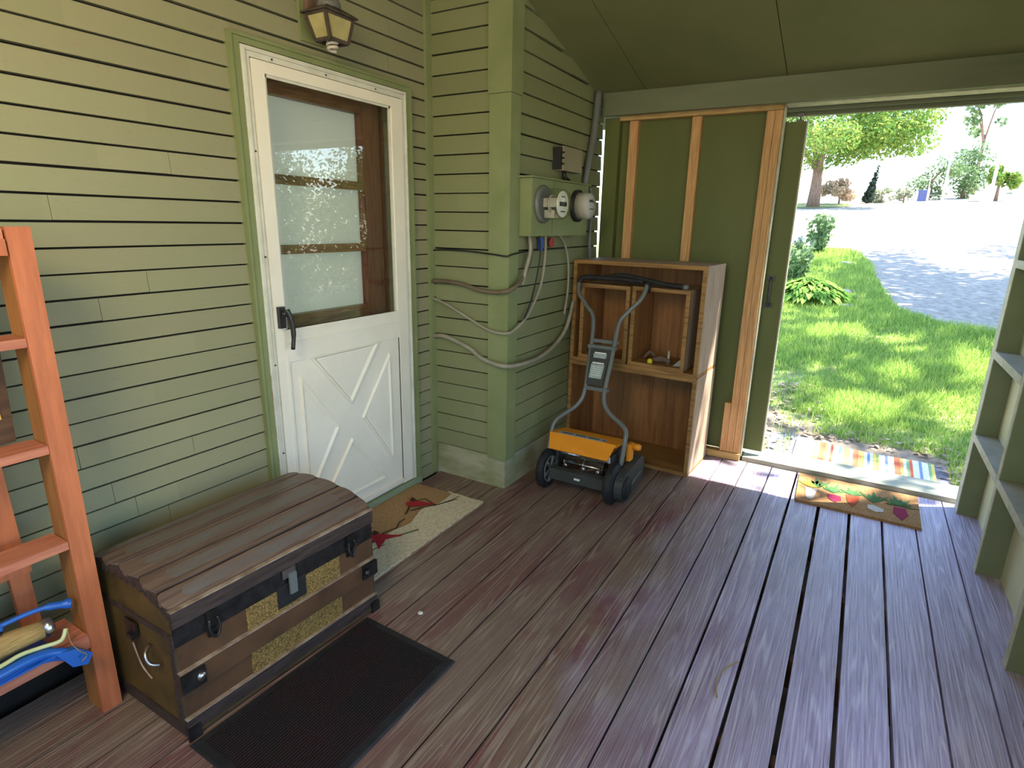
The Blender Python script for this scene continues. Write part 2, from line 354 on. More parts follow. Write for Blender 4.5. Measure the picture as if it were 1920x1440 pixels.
# grass blades
def inside(px, py, poly):
    c = False; j = len(poly)-1
    for i in range(len(poly)):
        xi, yi = poly[i]; xj, yj = poly[j]
        if (yi > py) != (yj > py) and px < (xj-xi)*(py-yi)/(yj-yi)+xi: c = not c
        j = i
    return c
rg = random.Random(3); vs, fs = [], []
def patch(x, y): return math.sin(x*2.1+1.3*y)*math.cos(y*2.7-.6*x)+.5*math.sin(x*5.3)*math.sin(y*6.1)
cnt = 0
while cnt < 62000:
    x = 4.35+(rg.random()**1.7)*14; y = rg.uniform(-.19*x-.15, .135*x)
    if not inside(x, y, lawn_out): continue
    if x < 4.95 and -.72 < y < .25: continue
    if x < 5.4 and rg.random() < .6+.3*(y > .1): continue
    if x < 6.6 and y > .35 and rg.random() < .75: continue
    d = (x-4)/10; h = rg.uniform(.03, .085)*(1+.35*patch(x, y))*(1+.5*d); ww = .004+.006*d; a = rg.random()*6.28
    lx, ly = rg.gauss(0, .35)*h, rg.gauss(0, .35)*h; z = gz(x)+.01; k = len(vs)
    vs += [(x-math.cos(a)*ww, y-math.sin(a)*ww, z), (x+math.cos(a)*ww, y+math.sin(a)*ww, z), (x+lx, y+ly, z+h)]; fs.append((k, k+1, k+2)); cnt += 1
tag(raw('lawn_grass', vs, fs, m_grass), 'bright green grass blades growing beyond the open doorway', 'grass', kind='stuff')
# dry leaves litter
vs, fs = [], []
for i in range(1500):
    x = 4.25+rg.random()**1.5*1.9; y = rg.uniform(-.95, 1.1)
    if x < 4.88 and -.66 < y < .27: continue
    if y < .1 and x > 5.15: continue
    s_ = rg.uniform(.012, .035); a = rg.random()*6.28; z = gz(x)+.03+rg.random()*.02; k = len(vs)
    for j in range(4):
        t = a+j*math.pi/2; rr = s_*(1 if j % 2 == 0 else .55); vs.append((x+rr*math.cos(t), y+rr*math.sin(t), z+rg.uniform(-.008, .01)))
    fs.append((k, k+1, k+2, k+3))
tag(raw('dry_leaves', vs, fs, leaf_mat('dry_leaf', (.50, .40, .32), (.22, .16, .11), .1)), 'dry brown leaves scattered by the doorway', 'leaves', kind='stuff')

# ------------------------------------------------------------------ plants
HOLES = [(5.75, -.18, .40, .32), (8.2, -.45, .5, .28), (8.6, .1, .4, .2), (7.6, -1.1, .6, .25), (6.0, -.85, .5, .2), (6.9, -.4, .25, .2), (8.4, .45, .5, .2)]
def leaves(vs, fs, c, rad, n, size, rg, shell=.5, up=0, long=1.0):
    for i in range(n):
        while True:
            p = Vector((rg.uniform(-1, 1), rg.uniform(-1, 1), rg.uniform(-1, 1))); l = p.length
            if l < 1 and l > shell*rg.random(): break
        p = Vector((p.x*rad[0]+c[0], p.y*rad[1]+c[1], p.z*rad[2]+c[2]))
        if size == .14 and shell == .61:
            gx = p.x-p.z*SUN.x/SUN.z
            gy = p.y-p.z*SUN.y/SUN.z
            if gx < 4.9 and rg.random() < .62: continue
            if any(((gx-hx)/ha)**2+((gy-hy)/hb)**2 < 1 for hx, hy, ha, hb in HOLES) and rg.random() < .97: continue
        u = Vector((rg.gauss(0, 1), rg.gauss(0, 1), rg.gauss(0, 1)+up)).normalized(); v = u.orthogonal().normalized()
        v = Matrix.Rotation(rg.random()*6.28, 3, u) @ v
        s_ = size*rg.uniform(.6, 1.3); k = len(vs)
        vs += [p-u*s_*long, p+v*s_*.5, p+u*s_*long, p-v*s_*.5]; fs.append((k, k+1, k+2, k+3))
def tree(name, label, base, trunk_h, tr, blobs, n, size, lm, seed, cat='tree', branches=3, group=None, shell=.6):
    r_ = random.Random(seed); t = thing(name, base, label, cat, group)
    bx, by, bz = base; q = MB(); bl = [Vector(b[0]) for b in blobs]
    q.tube([(bx, by, bz-.1), (bx+.1*tr, by, bz+trunk_h*.5), (bx, by, bz+trunk_h)], [tr*1.15, tr*.9, tr*.75], 12)
    for c in bl[:branches]: q.tube(smooth_path([(bx, by, bz+trunk_h*.85), ((bx+c.x)/2, (by+c.y)/2, (bz+trunk_h+c.z)/2+.3), tuple(c)], 3), [tr*.5*(1-.8*i/6)+.005 for i in range(7)], 8)
    q.build('trunk', m_bark, t)
    vs, fs = [], []; tot = sum(b[1][0]*b[1][1]*b[1][2] for b in blobs)
    for c, rad in blobs: leaves(vs, fs, c, rad, int(n*rad[0]*rad[1]*rad[2]/tot), size, r_, shell)
    raw('foliage', vs, fs, lm, t); return t
rb = random.Random(11)
def blobs(cx, cy, cz, rx, ry, rz, k, f=.38, seed=1):
    r_ = random.Random(seed); out = []
    while len(out) < k:
        p = Vector((r_.uniform(-1, 1), r_.uniform(-1, 1), r_.uniform(-1, 1)))
        if p.length > 1: continue
        s_ = r_.uniform(.7, 1.3)*f; out.append(((cx+p.x*rx, cy+p.y*ry, cz+p.z*rz), (rx*s_, ry*s_, rz*s_)))
    return out
tree('maple_tree', 'broad bright green maple with a stout bare trunk beyond the gravel lot', (40, 3.05, 2.72), 2.3, .33,
     blobs(40.5, 2.6, 7.4, 5.0, 4.1, 2.5, 24, .34, 5)+[((39.6, 3.4, 5.9), (2, 2.2, 1.2)), ((40, 0.4, 6.0), (2, 1.7, .8)), ((40, -1.4, 6.1), (2, 1.2, .8)), ((40, -1.5, 7.5), (2, 1.3, 1.1)), ((40, 4.8, 5.4), (1.6, 1.0, .8)), ((40, 1.8, 5.6), (1.5, 1.0, .7))], 24000, .115, m_leaf, 21, shell=.3)
tree('shade_tree', 'large dense leafy tree overhanging the lawn from the right', (13.0, -6.5, .5), 5.5, .3,
     blobs(10.4, -5.2, 9.6, 6.2, 4.4, 2.2, 60, .26, 9), 11500, .14, m_leafs, 22, shell=.61)
tree('shade_tree', 'second dense tree on the right with its crown over the drive', (22, -12, 1.4), 6, .3,
     blobs(17.6, -6.6, 10.3, 5.6, 2.8, 1.6, 46, .24, 19), 8000, .15, m_leafs, 23)
tree('conifer', 'small dark spruce standing left of the pale bushes', (45, .35, 3.1), 1.2, .06, [((45, .35-.05*i, 3.4+.3*i), (.42-.055*i, .34-.045*i, .26)) for i in range(7)], 1100, .10, m_conif, 31)
tree('pink_shrub', 'pale pinkish blossoming shrub beside the maple trunk', (44, 1.9, 3.05), .6, .06, blobs(44, 2.0, 4.0, 1.0, 1.1, .75, 9, .4, 3), 1500, .12, m_leafr, 32, 'shrub')
tree('pale_bush', 'washed out pale green bush right of the small spruce', (45.5, -.4, 3.15), .4, .05, blobs(45.5, -.35, 3.55, .6, .8, .45, 6, .45, 4), 700, .10, m_leafp, 33, 'bush')
tree('pale_bush', 'pale low bush just left of the blue sign', (45.5, -1.6, 3.15), .4, .05, blobs(45.5, -1.6, 3.6, .4, .4, .5, 5, .5, 6), 450, .10, m_leafp, 34, 'bush')
tree('leafy_tree', 'slim green tree behind the blue sign, left of the white pole', (50, -3.1, 3.6), 1.2, .12, blobs(50, -3.3, 5.0, 1.1, 1.3, 1.2, 12, .4, 7), 1800, .10, m_leafd, 35)
tree('leafy_tree', 'tall open grey green tree between the two white poles', (52, -5.2, 3.7), 1.2, .14, blobs(52, -5.2, 5.6, 1.3, 1.4, 1.6, 18, .36, 8), 2600, .11, m_leafd, 36)
tree('leafy_tree', 'narrow bright green tree right of the white poles', (48, -6.5, 3.4), .9, .10, blobs(48, -6.6, 4.9, .8, .85, 1.0, 10, .42, 12), 1500, .12, m_leaf, 37)
tree('leafy_tree', 'sparse tree high at the right with bare looking branches', (60, -6.6, 4.2), 4.5, .15, blobs(60, -6.2, 10.2, 1.5, 1.7, 1.8, 8, .3, 14), 550, .2, m_leafd, 38)
# hedge bushes out of the direct view on the right (they show in the door glass)
for i, (x, y, s_) in enumerate([(6.1, -3.6, 1.0), (7.9, -4.6, 1.1), (10.2, -5.4, 1.2), (9.6, -3.3, .75)]):
    tree('hedge_bush', ['rounded yellow green bush outside, nearest the right wall', 'large yellow green bush outside, second in the hedge', 'tall yellow green bush at the far end of the hedge', 'low green bush in front of the hedge'][i],
         (x, y, gz(x)), .5, .05, blobs(x, y, gz(x)+1.25*s_, .9*s_, 1.0*s_, 1.15*s_, 16, .4, 40+i), 5200, .05, m_leaf, 50+i, 'bush')
# garden bed plants
def stems(name, label, base, h, r, ns, nl, size, lm, seed, cat='plant', flower=None):
    r_ = random.Random(seed); t = thing(name, base, label, cat); q = MB(); vs, fs, fv, ff = [], [], [], []
    for i in range(ns):
        a = r_.random()*6.28; d = r*r_.random()**.5; x, y = base[0]+d*math.cos(a), base[1]+d*math.sin(a)
        hh = h*r_.uniform(.75, 1.05); x0, y0 = base[0]+.4*d*math.cos(a), base[1]+.4*d*math.sin(a)
        q.tube([(x0, y0, base[2]), ((x+x0)/2, (y+y0)/2, base[2]+hh*.5), (x, y, base[2]+hh)], .006, 5)
        for j in range(nl):
            z = base[2]+hh*(j+.6)/nl; f = (z-base[2])/hh; leaves(vs, fs, (x0+(x-x0)*f, y0+(y-y0)*f, z), (size, size, size*.6), 2, size, r_, 0)
        if flower: leaves(fv, ff, (x, y, base[2]+hh), (.05, .05, .04), 5, .03, r_, 0)
    q.build('stems', m_leafd, t); raw('foliage', vs, fs, lm, t)
    if flower: tag(raw('flowers', fv, ff, flower, t), kind='stuff')
stems('leafy_plant', 'tall upright leafy plant at the edge of the sunlit gravel', (17.2, 1.08, .9), .95, .32, 16, 11, .09, m_leafd, 61)
stems('flowering_plant', 'bluish flowering plant below the tall leafy plant', (15.0, 1.35, .70), .60, .32, 18, 6, .07, m_leafd, 62, 'plant', m_bluef)
stems('mounded_plant', 'mounded green plant between the blue flowers and the hosta', (12.6, 1.12, .52), .62, .36, 30, 8, .07, m_leafd, 63)
def hosta(name, label, base, rad, n, seed):
    r_ = random.Random(seed); vs, fs = [], []
    for i in range(n):
        a = r_.random()*6.28; q_ = r_.random()**.6; tier = 1-q_; L = rad*r_.uniform(.38, .55); el = .15+.9*tier; d = Vector((math.cos(a), math.sin(a), 0)); s_ = Vector((-d.y, d.x, 0)); k = len(vs); hw = rad*r_.uniform(.07, .11)
        st = Vector(base)+d*rad*.62*q_+Vector((0, 0, rad*(.12+.42*math.cos(q_*1.45))))
        for t, wd in ((0, .15), (.3, 1), (.65, .85), (1, .04)):
            p = st+d*L*t*math.cos(el)+Vector((0, 0, L*(t*math.sin(el)*.5-.45*t*t)))
            vs += [p-s_*wd*hw+Vector((0, 0, .012*wd)), p-Vector((0, 0, .004)), p+s_*wd*hw+Vector((0, 0, .012*wd))]
        for j in range(3):
            for c in range(2): fs.append((k+3*j+c, k+3*j+c+1, k+3*j+c+4, k+3*j+c+3))
    return tag(raw(name, [tuple(v) for v in vs], fs, m_hosta, None, base), label, 'plant')
hosta('hosta_plant', 'spreading bright green hosta at the left edge of the lawn', (10.6, .66, .37), .62, 330, 64)
for i, (x, y, s_, lb) in enumerate([(15.3, .33, .14, 'pale stone in the lawn farthest from the doorway'), (11.6, .22, .15, 'pale flat stone in the lawn midway to the drive'), (10.3, .12, .12, 'pale rounded stone beside the hosta')]):
    q = MB(); q.lathe((x, y, gz(x)), (0, 0, 1), [(0, s_), (.04, s_*.95), (.06, s_*.7), (.065, .01)], 11); tag(q.build('garden_stone', m_stone), lb, 'stone')

# ------------------------------------------------------------------ far lot: poles, sign, cars
for nm, (x, y, z0, h, r_), lb in (('utility_pole', (46, -3.62, 3.2, 2.9, .07), 'white pole standing left of the tall grey green tree'), ('utility_pole', (46, -5.95, 3.2, 3.6, .09), 'thicker white pole right of the tall grey green tree'), ('utility_pole', (45, -2.75, 3.1, 1.6, .03), 'thin pale post at the right end of the blue sign')):
    t = thing(nm, (x, y, z0), lb, 'pole'); MB().tube([(x, y, z0-.1), (x, y, z0+h)], [r_*1.1, r_*.8], 12).build('shaft', m_whitep, t)
    MB().tube([(x, y, z0+h), (x, y, z0+h+.05)], [r_*.9, r_*.3], 12).build('cap', m_whitep, t)
t = thing('roadside_sign', (45, -2.5, 3.13), 'dark blue board sign on white posts at the far edge of the lot', 'sign')
B(45, 45.04, -2.74, -2.27, 3.22, 3.90, 'sign_board', M('navy_sign', (.10, .13, .32), (.09, .11, .28), 3, .5), t)
for y in (-2.19, -2.81): B(44.98, 45.06, y-.04, y+.04, 3.05, 4.0, 'post', m_whitep, t)
def car(x, y, rz, paint, label, first=None):
    if first is None:
        t = thing('parked_car', (x, y, gz(x)), label, 'car', 'cars parked at the far edge of the lot')
        def P(u, v, z): return (x+u, y+v, gz(x)+z)
        prof = [(-2.1, .35), (-2.15, .75), (-1.3, .9), (-.75, 1.35), (.75, 1.4), (1.5, .98), (2.1, .85), (2.15, .4)]
        MB().prism([P(a, -.82, b) for a, b in prof], (0, 1, 0), 1.64).bevel(.06, 2).build('body', paint, t)
        for sg in (-1, 1):
            MB().prism([P(-1.12, sg*.825, .93), P(-.7, sg*.825, 1.28), P(.7, sg*.825, 1.32), P(1.25, sg*.825, .98)], (0, sg, 0), .012).build('side_window', m_blackm, t)
            for u in (-1.35, 1.35): MB().lathe(P(u, sg*.70, .32), (0, sg, 0), [(0, .32), (.18, .32), (.2, .2)], 20).build('wheel', m_black, t)
        MB().prism([P(-2.165, -.7, .62), P(-2.165, -.5, .62), P(-2.165, -.5, .75), P(-2.165, -.7, .75)], (-1, 0, 0), .02).build('tail_light', m_red, t)
        MB().prism([P(-2.165, .7, .62), P(-2.165, .5, .62), P(-2.165, .5, .75), P(-2.165, .7, .75)], (-1, 0, 0), .02).build('tail_light', m_red, t)
        t.rotation_euler.z = rz; return t
    t = first.copy(); COL.objects.link(t); t.location = (x, y, gz(x)); t.rotation_euler.z = rz; t['label'] = label
    for c in first.children:
        d = c.copy(); COL.objects.link(d); d.parent = t
    return t
c0 = car(84, -6.2, R(80), m_whitep, 'small white car parked nearest the blue sign')
for x, y, rz, lb in ((84, -13.2, R(8), 'white car parked farthest right in the lot'), (84, -10.2, R(172), 'white car parked behind the white poles')):
    car(x, y, rz, None, lb, c0)

# ------------------------------------------------------------------ deck
W0, BP = .01, .151
q = MB(); rg = random.Random(5)
for k in range(-5, 14):
    y0, y1 = W0+k*BP, W0+(k+1)*BP
    ga = .0032+.0055*max(0, 1-abs(k-(-.3))/3.0); gb = .0032+.0055*max(0, 1-abs(k+1-(-.3))/3.0)
    y0 += ga; y1 -= gb
    if k == 13: y1 = 2.075
    x1 = 3.90 if y0 < 1.55 else 2.72
    dz = rg.uniform(-.0015, .0015)
    n_ = 1; q2 = MB().box(-1.6, x1, y0, y1, -.03+dz, 0+dz); q2.bevel(.003, 2)
    me = bpy.data.meshes.new('t'); q2.b.to_mesh(me); q.b.from_mesh(me); bpy.data.meshes.remove(me); q2.b.free()
for f in q.b.faces: f.material_index = 0
nb = len(q.b.faces)
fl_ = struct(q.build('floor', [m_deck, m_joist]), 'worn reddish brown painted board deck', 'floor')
q = MB()
for x in (-1.2, -.6, 0, .6, 1.0, 1.6, 2.1, 2.6, 3.1, 3.6): q.box(x-.02, x+.02, -.95, 2.2, -.19, -.032)
struct(q.build('floor_joists', m_joist), 'brown joists glimpsed through the gaps of the deck', 'joists')
q = MB().quad([(-3, -1.2, -.24), (4.1, -1.2, -.24), (4.1, 2.6, -.24), (-3, 2.6, -.24)]); struct(q.build('crawlspace_ground', m_dark), 'dark ground beneath the deck', 'ground')
# threshold
t = thing('threshold', (4.0, -.1, .0), 'weathered grey green threshold boards along the open doorway', 'threshold')
MB().box(3.915, 4.04, -.74, .50, -.02, .028).bevel(.004).build('inner_board', m_thr, t)
MB().box(4.045, 4.17, -.80, .62, -.05, .018).bevel(.004).build('outer_board', m_thr, t)
B(4.0, 4.16, -.82, .9, -.24, -.055, 'riser', m_joist, t)

# ------------------------------------------------------------------ clapboards
def clap(q, A, Bp, nrm, z0, e, k0, k1, seed, thick=.018, holes=(), top=None, zmin=None):
    r_ = random.Random(seed); A = Vector((*A, 0)); Bv = Vector((*Bp, 0)); L = (Bv-A).length; d = (Bv-A)/L; n_ = Vector((*nrm, 0))
    for k in range(k0, k1):
        z = z0+k*e; zt = z+e; off = .0; segs = [(0, L)]
        for h0, h1, hz0, hz1 in holes:
            if z < hz1 and z+e > hz0:
                ns = []
                for a, b in segs:
                    if h0 > a: ns.append((a, min(b, h0)))
                    if h1 < b: ns.append((max(a, h1), b))
                segs = [s for s in ns if s[1]-s[0] > .005]
        for a, b in segs:
            cuts = [a]; x = a+r_.uniform(.3, 1.4)
            while x < b-.25: cuts.append(x); x += r_.uniform(.9, 2.0)
            cuts.append(b)
            if top and abs(d.x) > .5:     # follow the sloping ceiling
                xe = 3.80-(z+.012-2.308)/.265; xs = 3.80-(zt-.0075-2.308)/.265
                cuts = sorted(c_ for c_ in cuts if A.x+c_ < xe) 
                if cuts:
                    if A.x+b > xe: cuts.append(xe-A.x)
                    if A.x+cuts[0] < xs < A.x+cuts[-1]: cuts = sorted(cuts+[xs-A.x])
            for i in range(len(cuts)-1):
                u, v = cuts[i]+(.0008 if i else 0), cuts[i+1]-.0008; jt = r_.uniform(-.0012, .0012); jz = r_.uniform(-.0015, .0015)
                zt_ = (zt, zt)
                if top: zt_ = (min(zt, top(A+d*u)), min(zt, top(A+d*v)))
                if min(zt_) <= z+.005: 
                    if max(zt_) <= z+.01: continue
                P = [A+d*u, A+d*v]; o = thick+jt; ge = .0075
                q.hexa([P[0]-n_*.004+Vector((0, 0, z+jz)), P[1]-n_*.004+Vector((0, 0, z+jz)), P[1]+n_*o+Vector((0, 0, z+jz)), P[0]+n_*o+Vector((0, 0, z+jz)),
                        P[0]-n_*.004+Vector((0, 0, max(zt_[0]-ge, z+.004))), P[1]-n_*.004+Vector((0, 0, max(zt_[1]-ge, z+.004))), P[1]+n_*.013+Vector((0, 0, max(zt_[1]-ge, z+.004))), P[0]+n_*.013+Vector((0, 0, max(zt_[0]-ge, z+.004)))])
def ceil_z(x): return 2.308+.265*(3.80-x)
YL = 2.12
q = MB()
clap(q, (-1.6, YL), (2.695, YL), (0, -1), .7, .0785, -8, 38, 2, holes=[(3.105, 4.098, -1, 2.10)], top=lambda p: ceil_z(p.x)-.001)
clap(q, (2.505, YL), (2.695, YL), (0, -1), .7, .0785, -9, -8, 3)
wl = struct(q.build('wall_left', m_side_l), 'sage green clapboard wall holding the white door', 'wall')
q = MB().box(-1.6, 1.52, YL+.006, YL+.09, -.24, 3.8).box(2.47, 2.9, YL+.006, YL+.09, -.24, 3.8).box(1.52, 2.47, YL+.006, YL+.09, 2.12, 3.8).box(1.52, 2.47, YL+.006, YL+.09, -.24, .0)
struct(q.build('wall_left_sheathing', m_dark), 'dark backing behind the clapboards', 'wall')
# bump-out
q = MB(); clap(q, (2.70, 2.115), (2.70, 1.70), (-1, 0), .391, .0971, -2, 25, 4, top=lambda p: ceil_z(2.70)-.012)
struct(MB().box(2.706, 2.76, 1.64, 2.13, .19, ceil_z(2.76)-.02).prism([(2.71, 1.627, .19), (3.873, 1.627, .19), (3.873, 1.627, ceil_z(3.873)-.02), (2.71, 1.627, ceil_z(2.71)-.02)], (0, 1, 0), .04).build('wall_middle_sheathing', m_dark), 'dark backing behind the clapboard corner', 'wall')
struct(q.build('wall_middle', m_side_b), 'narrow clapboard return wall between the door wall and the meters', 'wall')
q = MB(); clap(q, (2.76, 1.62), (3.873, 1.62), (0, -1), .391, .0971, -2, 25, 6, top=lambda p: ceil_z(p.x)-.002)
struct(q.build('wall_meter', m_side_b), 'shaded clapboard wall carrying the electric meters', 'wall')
q = MB().prism([(2.692, 2.118, -.03), (2.692, 1.612, -.03), (3.86, 1.588, -.03), (3.86, 1.72, -.03), (2.80, 1.72, -.03), (2.80, 2.118, -.03)], (0, 0, 1), .218).bevel(.008, 2)
struct(q.build('trim_foundation', m_conc), 'mossy concrete footing under the clapboard corner', 'foundation')
# corner boards
q = MB().box(2.674, 2.705, 1.596, 1.722, .178, 2.115).box(2.7055, 2.775, 1.5965, 1.625, .178, 2.115).box(2.671, 2.705, 1.593, 1.730, 2.117, ceil_z(2.71)-.01).box(2.7055, 2.785, 1.5935, 1.625, 2.117, ceil_z(2.79)-.01).bevel(.002, 1)
struct(q.build('trim_1', m_trim), 'light green outer corner board beside the meter wall', 'corner trim')
q = MB().box(2.676, 2.69, 2.088, 2.104, .19, ceil_z(2.70)-.01).box(2.640, 2.675, 2.088, 2.106, .006, ceil_z(2.65)-.01).bevel(.003, 1)
struct(q.build('trim_2', m_trim), 'narrow inside corner trim where the two clapboard walls meet', 'corner trim')

# ------------------------------------------------------------------ ceiling + beam
q = MB()
for i, (a, b) in enumerate([(-1.0, .51), (.51, 1.31), (1.31, 2.12)]):
    ya, yb = (a if i else -1.0), b
    ya += .002; yb -= .002
    for x0, x1 in ((-1.6, .78), (.784, 3.96)):
        q.hexa([(x0, ya, ceil_z(x0)), (x1, ya, ceil_z(x1)), (x1, yb, ceil_z(x1)), (x0, yb, ceil_z(x0)), (x0, ya, ceil_z(x0)+.012), (x1, ya, ceil_z(x1)+.012), (x1, yb, ceil_z(x1)+.012), (x0, yb, ceil_z(x0)+.012)])
struct(MB().box(-2.2, 3.0, -1.75, -.765, 2.30, 2.36).build('sun_block_overhang', m_beam), 'unseen overhang added to block the sun along the open right side', 'roof')  # added out of view to keep direct sun off the near deck
q.hexa([(-1.7, -1.1, ceil_z(-1.7)+.02), (4.08, -1.1, ceil_z(4.08)+.02), (4.08, 2.6, ceil_z(4.08)+.02), (-1.7, 2.6, ceil_z(-1.7)+.02), (-1.7, -1.1, ceil_z(-1.7)+.08), (4.08, -1.1, ceil_z(4.08)+.08), (4.08, 2.6, ceil_z(4.08)+.08), (-1.7, 2.6, ceil_z(-1.7)+.08)])
struct(q.build('ceiling', m_ceil), 'sloping olive green panelled ceiling', 'ceiling')
struct(B(3.80, 3.84, -.95, 1.585, 2.172, 2.306, 'trim_3', m_beam, bev=.004), 'painted beam across the top of the end wall', 'beam')
struct(B(3.842, 3.945, -.95, .50, 2.165, 2.215, 'trim_4', m_edge, bev=.003), 'pale underside board of the beam over the doorway', 'beam')
t = thing('door_track', (3.99, .2, 2.15), 'dark metal sliding door track over the opening', 'track')
B(3.965, 3.972, -.9, 1.5, 2.145, 2.21, 'rail_front', m_beam, t, 0); B(4.015, 4.022, -.9, 1.5, 2.145, 2.21, 'rail_back', m_beam, t, 0); B(3.965, 4.022, -.9, 1.5, 2.212, 2.218, 'rail_top', m_beam, t, 0)
struct(B(4.03, 4.07, -.95, 1.75, 2.13, 2.24, 'trim_5', m_beam), 'outer header board over the doorway', 'header')

# ------------------------------------------------------------------ back wall frame
q = MB().box(3.945, 3.957, .518, 1.50, .05, 2.19)
struct(q.build('wall_back', m_dgreen), 'dark olive plywood panel behind the bare pine studs', 'wall')
struct(B(3.905, 3.957, .508, .517, .03, 2.19, 'trim_6', m_edge, bev=0), 'pale plywood edge beside the opening', 'trim')
# green corner posts of the back wall
q = MB().box(3.885, 3.955, 1.495, 1.595, 0, 2.17).bevel(.003, 1)
struct(q.build('trim_7', m_dgreen), 'dark green corner post behind the crates', 'post')
G = 'bare pine studs of the end wall'
def stud(y0, y1, z0, z1, lb, x0=3.902, x1=3.943):
    t = B(x0, x1, y0, y1, z0, z1, 'wall_stud', m_pine, None, .002, ((x0+x1)/2, (y0+y1)/2, z0)); return tag(t, lb, 'stud', G)
stud(1.375, 1.432, .05, 2.148, 'bare pine stud farthest left, rising above the crate top')
stud(.975, 1.032, .05, 2.148, 'bare pine stud in the middle of the green panel')
stud(.562, .604, .05, 2.148, 'inner board of the doubled pine stud beside the doorway', 3.892)
stud(.519, .560, .05, 2.148, 'outer board of the doubled pine stud, nearest the opening', 3.892)
stud(.606, .645, .05, .385, 'short stub of pine stud standing left of the doubled stud', 3.892)
tag(B(3.880, 3.943, .519, 1.493, 2.150, 2.190, 'top_plate', m_pineh, None, .002, (3.91, 1, 2.15)), 'pine plate along the top of the studs', 'plate')
tag(B(3.878, 3.943, .515, 1.49, .003, .048, 'sole_plate', m_pineh, None, .002, (3.9, 1, 0)), 'pine plate on the deck under the studs', 'plate')
# hanging sliding door
t = thing('sliding_door', (4.0, .9, .05), 'dark green sliding door hung outside the opening with a black handle', 'door')
B(3.985, 4.015, .40, 1.52, .06, 2.095, 'door_leaf', m_dgreen, t, .002)
B(3.984, 4.016, .392, .3995, .06, 2.095, 'edge_strip', m_edge, t, 0)
h = MB().tube(smooth_path([(3.985, .475, 1.20), (3.95, .475, 1.185), (3.945, .475, 1.12), (3.95, .475, 1.045), (3.985, .475, 1.03)], 4), .008, 8)
h.box(3.98, 3.985, .452, .498, 1.185, 1.215).box(3.98, 3.985, .452, .498, 1.015, 1.045)
h.build('handle', m_blackm, t)
h = MB().box(3.992, 4.008, .415, .455, 2.095, 2.105).tube([(4.0, .435, 2.10), (4.0, .435, 2.14)], .005, 8); h.lathe((3.992, .435, 2.135), (1, 0, 0), [(0, .018), (.016, .018)], 14); h.build('hanger', m_blackm, t)

# ------------------------------------------------------------------ right wall
def swall(o, l): return struct(o, l, 'wall')
q = MB()
q.box(2.12, 3.86, -.76, -.742, -.03, 2.75).box(-1.6, 2.12, -.76, -.742, -.03, .28).box(-1.6, 2.12, -.76, -.742, 2.20, 3.75)
swall(q.build('wall_right', m_shell), 'pale green sheathing boards of the right wall')
SG = 'painted studs of the right wall'
def rstud(x, z1, lb):
    t = thing('side_stud', (x, -.695, 0), lb, 'stud', SG)
    B(x, x+.038, -.741, -.652, .001, z1, 'stud', m_stud, t, .0015); B(x, x+.038, -.6515, -.648, .001, z1, 'worn_edge', m_edge, t, 0)
for x, lb in ((3.10, 'painted green stud of the right wall, second from the doorway'), (2.395, 'painted green stud of the right wall nearest the camera')):
    rstud(x, ceil_z(x)-.01, lb)
t = thing('side_stud', (3.77, -.695, 0), 'painted green corner stud at the right side of the doorway', 'stud', SG)
B(3.77, 3.855, -.741, -.652, .001, 2.165, 'stud', m_stud, t, .0015); B(3.77, 3.855, -.6515, -.648, .001, 2.165, 'worn_edge', m_edge, t, 0)
BG = 'horizontal blocking between the right wall studs'
def block(x0, x1, z, lb):
    t = thing('stud_blocking', ((x0+x1)/2, -.695, z), lb, 'blocking', BG)
    B(x0+.001, x1-.001, -.741, -.650, z-.038, z, 'block', m_blk, t, .0015); B(x0+.001, x1-.001, -.6495, -.647, z-.038, z, 'worn_edge', m_edge, t, 0)
m_blk = M('dusty_blocking', (.38, .38, .34), (.26, .27, .22), 7, .7, .1)
block(3.139, 3.769, .465, 'lower shelf-like block in the bay beside the doorway')
block(3.139, 3.769, .915, 'upper shelf-like block in the bay beside the doorway')
block(3.139, 3.769, 1.37, 'topmost block in the bay beside the doorway, at the photo edge')
block(2.434, 3.099, .465, 'lower shelf-like block in the second bay from the doorway')
# parts of the right and rear side behind the photographer that carry the roof
for x in (2.03, .95, -.1, -1.25):
    t = thing('side_stud', (x, -.695, 0), 'tall green post of the open right side behind the view', 'stud', SG+' out of view'); B(x, x+.09, -.741, -.652, .001, ceil_z(x+.09)-.01, 'stud', m_stud, t, .002)
struct(B(-1.6, 1.94, -.79, -.65, .285, .32, 'trim_8', m_edge, bev=.002), 'sill of the open right side', 'sill')

struct(MB().box(-1.62, -1.6, -.76, 2.12, -.03, .9).box(-1.62, -1.6, -.76, 2.12, 2.2, 3.75).build('wall_rear', m_shell), 'rear wall with a wide opening behind the view', 'wall')
